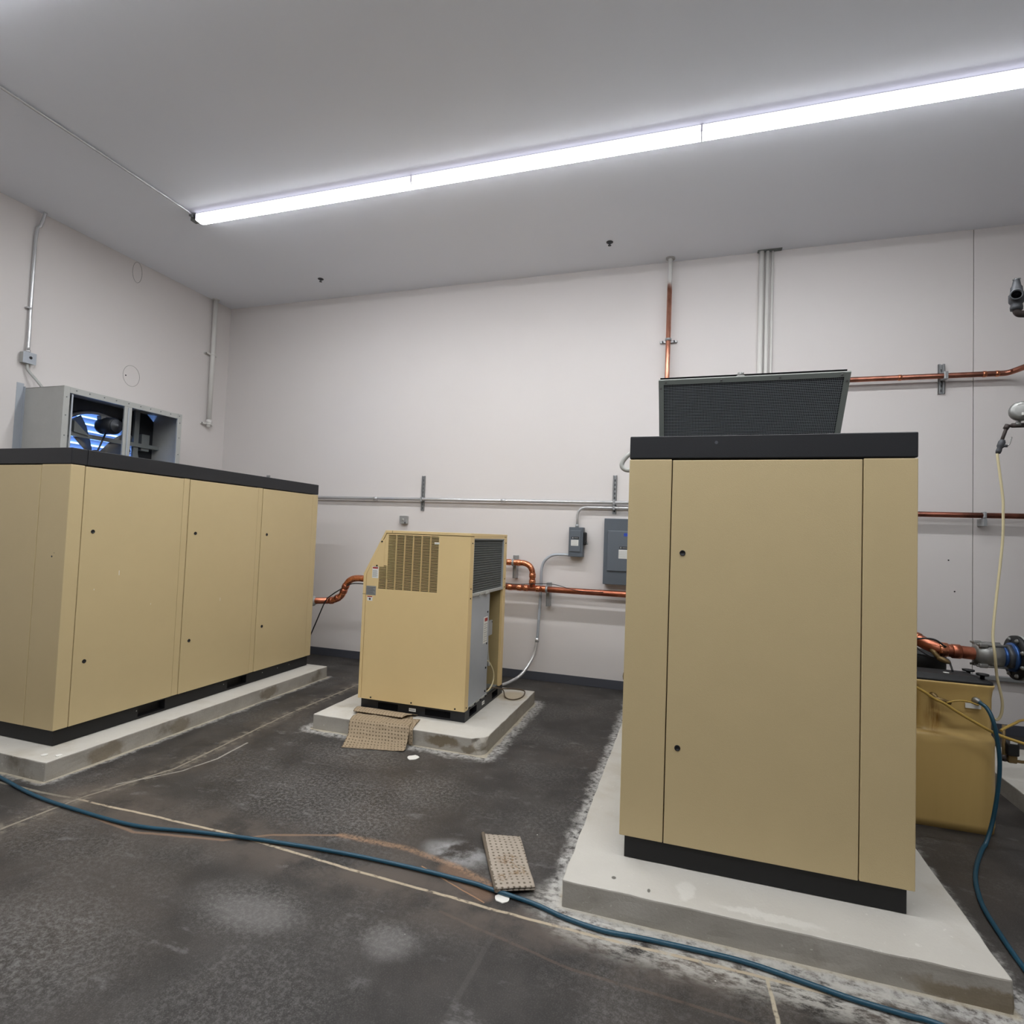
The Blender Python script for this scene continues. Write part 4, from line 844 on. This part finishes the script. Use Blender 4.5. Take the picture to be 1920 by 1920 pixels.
# safety valve
V = thing('safety_valve', (1.985, 4.4, 3.22), 'dark iron relief valve on an elbow at the upper right edge', 'valve')
p0 = Vector((1.985, 4.4, 3.238))
MB().bend([(2.75, 4.62, 3.238), tuple(p0), (1.985, 4.4, 3.30)], .022, .05, 14).build('elbow', 'iron_dark', V)
MB().lathe((1.985, 4.4, 3.262), (0, 0, 1), [(0, .032), (.02, .034), (.035, .030), (.045, .034), (.055, .041), (.10, .042), (.11, .034), (.15, .031), (.16, .024), (.185, .02), (.20, .017), (.205, .017)], 18).build('valve_body', 'iron_cast', V)
MB().lathe((1.97, 4.375, 3.345), (-.3, -1, 0), [(0, .034), (.035, .036), (.037, .028), (.01, .026), (.01, .0)], 18).build('outlet', 'iron_cast', V)
MB().lathe((1.965, 4.355, 3.347), (-.3, -1, 0), [(0, .0), (.001, .025)], 16).build('outlet_bore', 'dark_void', V)
MB().rbox(1.965, 2.005, 4.39, 4.41, 3.462, 3.472, .002).cyl((1.985, 4.4, 3.46), (1.985, 4.4, 3.466), .008, seg=8).build('lift_lever', 'steel', V)
# gauge + drop leg with ball valve
Gg = thing('pressure_gauge', (1.99, 4.4, 2.5), 'round silver pressure gauge above a small angled pipe at the right edge', 'gauge')
MB().lathe((2.00, 4.385, 2.592), (-.35, -1, .05), [(-.01, .04), (0, .058), (.004, .062), (.024, .062), (.030, .056), (.0305, .056), (.034, .030), (.0345, .0)], 32).build('case', 'steel', Gg)
MB().rbox(1.985, 2.02, 4.334, 4.342, 2.560, 2.578, .002).build('label', 'label_white', Gg)
MB().cyl((1.99, 4.39, 2.53), (1.99, 4.39, 2.503), .014, seg=10).build('stem', 'steel', Gg)
MB().bend([(2.6, 4.62, 2.508), (2.05, 4.40, 2.508), (1.937, 4.40, 2.508), (1.892, 4.40, 2.36)], .010, .03, 12).build('pipe_arm', 'iron_dark', Gg)
MB().lathe((1.96, 4.40, 2.508), (1, 0, 0), [(0, .015), (.07, .015)], 12).lathe((1.94, 4.40, 2.512), (-.3, 0, -.6), [(0, .016), (.03, .015)], 12).build('tee', 'iron_dark', Gg)
vv = MB().lathe((1.908, 4.40, 2.40), (-.30, 0, -1), [(-.015, .014), (0, .020), (.03, .020), (.04, .014), (.06, .016), (.075, .013)], 14).cyl((1.90, 4.40, 2.378), (1.932, 4.385, 2.372), .009, seg=10).build('ball_valve', 'iron_cast', Gg)
MB().tube([(1.93, 4.385, 2.372), (1.942, 4.385, 2.388), (1.953, 4.385, 2.43)], .004, 8).build('valve_handle', 'steel', vv)
tag(MB().tube([(1.885, 4.40, 2.325), (1.886, 4.40, 2.293), (1.912, 4.40, 2.051), (1.915, 4.40, 1.948), (1.913, 4.4, 1.78), (1.899, 4.40, 1.604), (1.871, 4.38, 1.398), (1.832, 4.33, 1.17), (1.830, 4.30, 1.05), (1.858, 4.34, .906), (1.893, 4.36, .759), (1.898, 4.38, .67), (1.880, 4.39, .627), (1.850, 4.38, .645), (1.815, 4.38, .68), (1.785, 4.38, .69)], .008, 8).build('cream_tube', 'hose_cream'), 'thin cream tube hanging from the gauge valve down to the beige tank', 'hose')
BV = thing('drain_valve', (2.03, 4.55, .33), 'small dark solenoid valve on low brass piping behind the tank at right edge', 'valve')
MB().bend([(1.985, 4.55, .56), (1.985, 4.55, .345), (2.08, 4.55, .335), (2.5, 4.75, .33)], .010, .02, 10).build('pipework', 'brass_dull', BV)
MB().rbox(1.99, 2.055, 4.51, 4.57, .375, .455, .01).build('coil_body', 'black_base', BV)
MB().rbox(2.0, 2.04, 4.505, 4.512, .455, .472, .002).build('label', 'label_white', BV)
MB().rbox(2.0, 2.05, 4.525, 4.575, .325, .375, .008).build('valve_block', 'brass_dull', BV)
MB().lathe((1.985, 4.55, .33), (0, 0, 1), [(0, .016), (.04, .016)], 10).build('elbow', 'iron_dark', BV)

# ------------------------------------------------------------------ mats and debris
def sheet(name, rows, thick, mats, label, cat, amp=.003, seed=0, nx=26, sub=5, su=1.0, flatz=None):
    """rows: list of (left xyz, right xyz) along the sheet length"""
    mb = MB(); fine_rows = []; L = 0; uvs = []
    pr = [(Vector(a), Vector(b)) for a, b in rows]
    q = [(pr[0][0]*2-pr[1][0], pr[0][1]*2-pr[1][1])]+pr+[(pr[-1][0]*2-pr[-2][0], pr[-1][1]*2-pr[-2][1])]
    def cr(p0, p1, p2, p3, t): return .5*((2*p1)+(p2-p0)*t+(2*p0-5*p1+4*p2-p3)*t*t+(3*p1-p0-3*p2+p3)*t**3)
    for i in range(1, len(q)-2):
        for k in range(sub):
            t_ = k/sub; fine_rows.append(tuple(cr(q[i-1][s_], q[i][s_], q[i+1][s_], q[i+2][s_], t_) for s_ in (0, 1)))
    fine_rows.append(pr[-1]); top = []; 
    prev = None
    for (a, b) in fine_rows:
        mid_ = (a+b)/2
        if prev is not None: L += (mid_-prev).length
        prev = mid_; r = []
        for i in range(nx+1):
            p = a.lerp(b, i/nx); w_ = noise.noise(Vector((p.x*6+seed, L*11, seed)))*amp+noise.noise(Vector((p.x*22+seed, L*30, 3)))*amp*.4
            p = p+Vector((0, -abs(w_)*.6, abs(w_))); r.append(p); uvs.append((i/nx*(b-a).length, L))
        top.append(r)
    h = len(top); w2 = nx+1; me = bpy.data.meshes.new(name)
    vs = [v for r in top for v in r]; fs = [(j*w2+i, j*w2+i+1, (j+1)*w2+i+1, (j+1)*w2+i) for j in range(h-1) for i in range(nx)]
    org = Vector((sum(v.x for v in vs)/len(vs), sum(v.y for v in vs)/len(vs), min(v.z for v in vs)))
    me.from_pydata([tuple(v-org) for v in vs], [], fs)
    uvl = me.uv_layers.new(name='UVMap')
    for p in me.polygons:
        p.use_smooth = True
        for li in p.loop_indices: uvl.data[li].uv = uvs[me.loops[li].vertex_index]
    me.materials.append(M[mats]); o = bpy.data.objects.new(name, me); COL.objects.link(o); o.location = org; o['_o'] = tuple(org)
    md = o.modifiers.new('solid', 'SOLIDIFY'); md.thickness = thick; md.offset = 1
    return tag(o, label, cat) if label else o
m1 = sheet('absorbent_mat', [((-2.70, 4.36, .125), (-2.20, 4.36, .125)), ((-2.66, 4.25, .127), (-2.15, 4.27, .128)), ((-2.635, 4.15, .130), (-2.11, 4.17, .134)), ((-2.618, 4.075, .130), (-2.08, 4.075, .145)), ((-2.60, 4.03, .085), (-2.065, 4.035, .10)), ((-2.575, 3.98, .035), (-2.055, 4.0, .045)), ((-2.55, 3.90, .010), (-2.048, 3.965, .012)), ((-2.52, 3.82, .005), (-2.044, 3.925, .006))],
      .005, 'felt', 'tan dimpled absorbent mat draped over the front edge of the square pad', 'mat', amp=.011, seed=4, nx=44, sub=8)
fl_ = sheet('folded_flap', [((-2.715, 4.385, .130), (-2.16, 4.385, .132)), ((-2.715, 4.33, .150), (-2.19, 4.33, .150)), ((-2.70, 4.255, .150), (-2.215, 4.25, .158)), ((-2.69, 4.225, .143), (-2.225, 4.22, .150))], .005, 'felt', None, None, amp=.003, seed=9)
fl_.parent = m1; fl_.location = fl_.location-m1.location
f2 = sheet('under_layer', [((-2.20, 4.28, .128), (-2.10, 4.30, .128)), ((-2.12, 4.15, .130), (-2.075, 4.18, .132)), ((-2.09, 4.07, .125), (-2.05, 4.075, .125)), ((-2.08, 4.055, .07), (-2.04, 4.055, .07)), ((-2.07, 4.045, .012), (-2.035, 4.045, .012))], .006, 'felt', None, None, amp=.002, seed=14, nx=6)
f2.parent = m1; f2.location = f2.location-m1.location
c0, c1, c2, c3 = Vector((-1.066, 3.032, 0)), Vector((-.863, 3.083, 0)), Vector((-.659, 2.648, 0)), Vector((-.824, 2.563, 0))
rows = []
for t_, z in ((0, .012), (.15, .02), (.4, .022), (.7, .024), (.88, .036), (1, .034)):
    a = c0.lerp(c3, t_); b = c1.lerp(c2, t_); rows.append(((a.x, a.y, z), (b.x, b.y, z*.9)))
m2 = sheet('absorbent_mat', rows, .006, 'felt_stained', 'folded grey absorbent mat with brown spots lying on the open floor', 'mat', amp=.005, seed=21)
rows2 = [((a[0]-.004, a[1], max(.004, a[2]-.016)), (b[0]+.002, b[1], max(.004, b[2]-.016))) for a, b in rows]
rows2 = [((a[0], a[1], .004 if i < 4 else .024), (b[0], b[1], .004 if i < 4 else .02)) for i, (a, b) in enumerate(rows2)]
m3 = sheet('under_layer', rows2, .006, 'felt_stained', None, None, amp=.002, seed=23); m3.parent = m2; m3.location = m3.location-m2.location
fold = []
for i in range(9):
    t_ = i/8; a = c0.lerp(c3, t_); zz = .013 if t_ < .6 else .013+(t_-.6)*.03
    fold.append((a.x+.002, a.y, zz))
fo = MB().tube(fold, .0105, 10).build('folded_edge', 'felt_stained', m2)
# chips
def chip(x, y, rx, ry, z, label, seed):
    mb = MB(); k = 11; r = random.Random(seed); pr = [(x+rx*math.cos(2*math.pi*i/k)*(.8+.3*r.random()), y+ry*math.sin(2*math.pi*i/k)*(.8+.3*r.random())) for i in range(k)]
    mb.prism(pr, 'z', z, z+.004); tag(mb.build('debris_chip', 'chip_white'), label, 'debris')
chip(-1.925, 3.857, .045, .045, 0.0, 'round white splat on the floor in front of the square pad', 1)
chip(-.79, 2.55, .035, .03, 0.001, 'white paper scrap touching the floor mat and teal hose', 5)
for i, (x, y) in enumerate(((-4.02, 2.68), (-3.93, 2.71))): chip(x, y, .02, .02, .12, ('flake of white paint on the left pad, the left of two', 'flake of white paint on the left pad, the right of two')[i], 20+i)
for o in bpy.data.objects:
    if '_o' in o: del o['_o']
